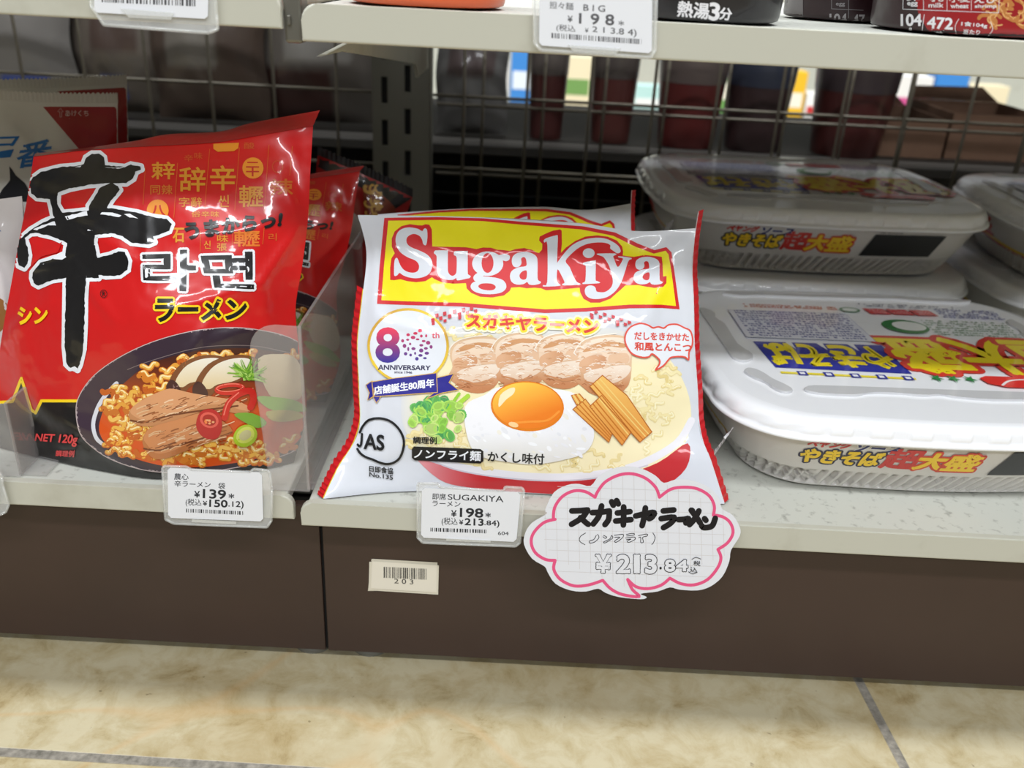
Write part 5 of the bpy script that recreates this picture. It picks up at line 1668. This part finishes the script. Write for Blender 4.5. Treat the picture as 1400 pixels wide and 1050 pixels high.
def art_hot(A):
    A.text('熱湯', [(928, 1), (970, 5), (968, 26), (926, 22)], WTX, 1.3); A.text('3', [(971, 4), (984, 5), (982, 28), (969, 26)], WTX, 2.2); A.text('分', [(985, 10), (1001, 12), (999, 28), (983, 26)], WTX, 1.1)


x, r = cx_of(852, 1062, 50)
cup(x, 10 + r, r, r * 1.18, 118, (36, 34, 36), 'black noodle cup with white lettering on the upper shelf', art_hot)


def art_kcal(A):
    A.fill(smooth([(1268, 40), (1262, -30), (1420, -30), (1430, 62), (1330, 58)], True, 3), (150, 30, 34)); A.up()
    rn = random.Random(8)
    for k in range(14):
        x, y = rn.uniform(1345, 1420), rn.uniform(-5, 30); a = rn.uniform(0, 360)
        A.stroke(ell(x, y, 12, 7, 8, rn.uniform(0, 90), a, a + 180), 5, (186, 120, 64)); A.stroke(ell(x, y - 1, 12, 7, 8, rn.uniform(0, 90), a, a + 160), 2, (216, 164, 104))
    A.up()
    A.text('104', (1232.5, 19.5, 1260, 35), WTX, 1.3); A.text('g', (1243, 38, 1247, 44), WTX, .6); A.stroke([(1264, 20), (1260, 49)], .9, WTX)
    A.text('472', [(1269, 23), (1303, 25), (1302, 40), (1268, 38)], WTX, 1.3); A.text('kcal', [(1274, 40.5), (1291, 41.5), (1291, 47), (1274, 46)], WTX, .6)
    A.text('1食104g', [(1315, 29), (1350, 32), (1349, 39), (1314, 36)], WTX, .4); A.text('当たり', [(1318, 39.5), (1340, 41), (1339, 47), (1317, 46)], WTX, .4)
    A.stroke(smooth([(1311, 26), (1306, 36), (1308, 48)], False), .8, WTX); A.stroke(smooth([(1354, 30), (1357, 40), (1350, 50)], False), .8, WTX)
    A.stroke([(1236, -20), (1235, 12.5), (1365, 17.5), (1367, -20)], .8, WTX)
    for x in (1263, 1295, 1328): A.stroke([(x, -20), (x, 14)], .7, WTX)
    for t_, x0, x1, y0 in (('egg', 1241, 1255, 3), ('milk', 1270, 1290, 4), ('wheat', 1300, 1324, 5), ('shrimp', 1333, 1362, 6)):
        A.text(t_, (x0, y0, x1, y0 + 6), WTX, .5)
    A.text('卵', (1240, -8, 1258, 1), WTX, .5); A.text('乳', (1272, -8, 1290, 2), WTX, .5); A.text('小麦', (1298, -7, 1326, 3), WTX, .5); A.text('えび', (1332, -6, 1363, 4), WTX, .5)


x, r = cx_of(1196, 1452, 62)
cup(x, 12 + r, r, r * 1.15, 118, (46, 20, 24), 'dark red noodle cup with white 104 g and 472 kcal figures in front', art_kcal)


def art_dark(A):  # white print drawn in grey, the shade there is put into the ink
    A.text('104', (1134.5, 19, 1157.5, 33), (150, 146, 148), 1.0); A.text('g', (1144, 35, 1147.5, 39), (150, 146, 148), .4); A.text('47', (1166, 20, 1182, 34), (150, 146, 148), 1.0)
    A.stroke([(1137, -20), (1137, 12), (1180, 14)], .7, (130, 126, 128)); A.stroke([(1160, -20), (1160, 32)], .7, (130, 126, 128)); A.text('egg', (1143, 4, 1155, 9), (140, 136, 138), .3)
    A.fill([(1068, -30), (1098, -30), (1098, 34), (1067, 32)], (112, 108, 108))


x, r = cx_of(1066, 1210, 150)
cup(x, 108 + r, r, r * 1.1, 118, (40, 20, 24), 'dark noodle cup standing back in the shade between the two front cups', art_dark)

# ================================================================== ceiling of the store
b = MB(); b.box(-1900, 1900, -1900, 3200, 2780, 2800)
o = b.build('ceiling', mat('white_ceiling_panels', (236, 236, 232), 0.8), None, (0, 0, 2780)); struct(o)
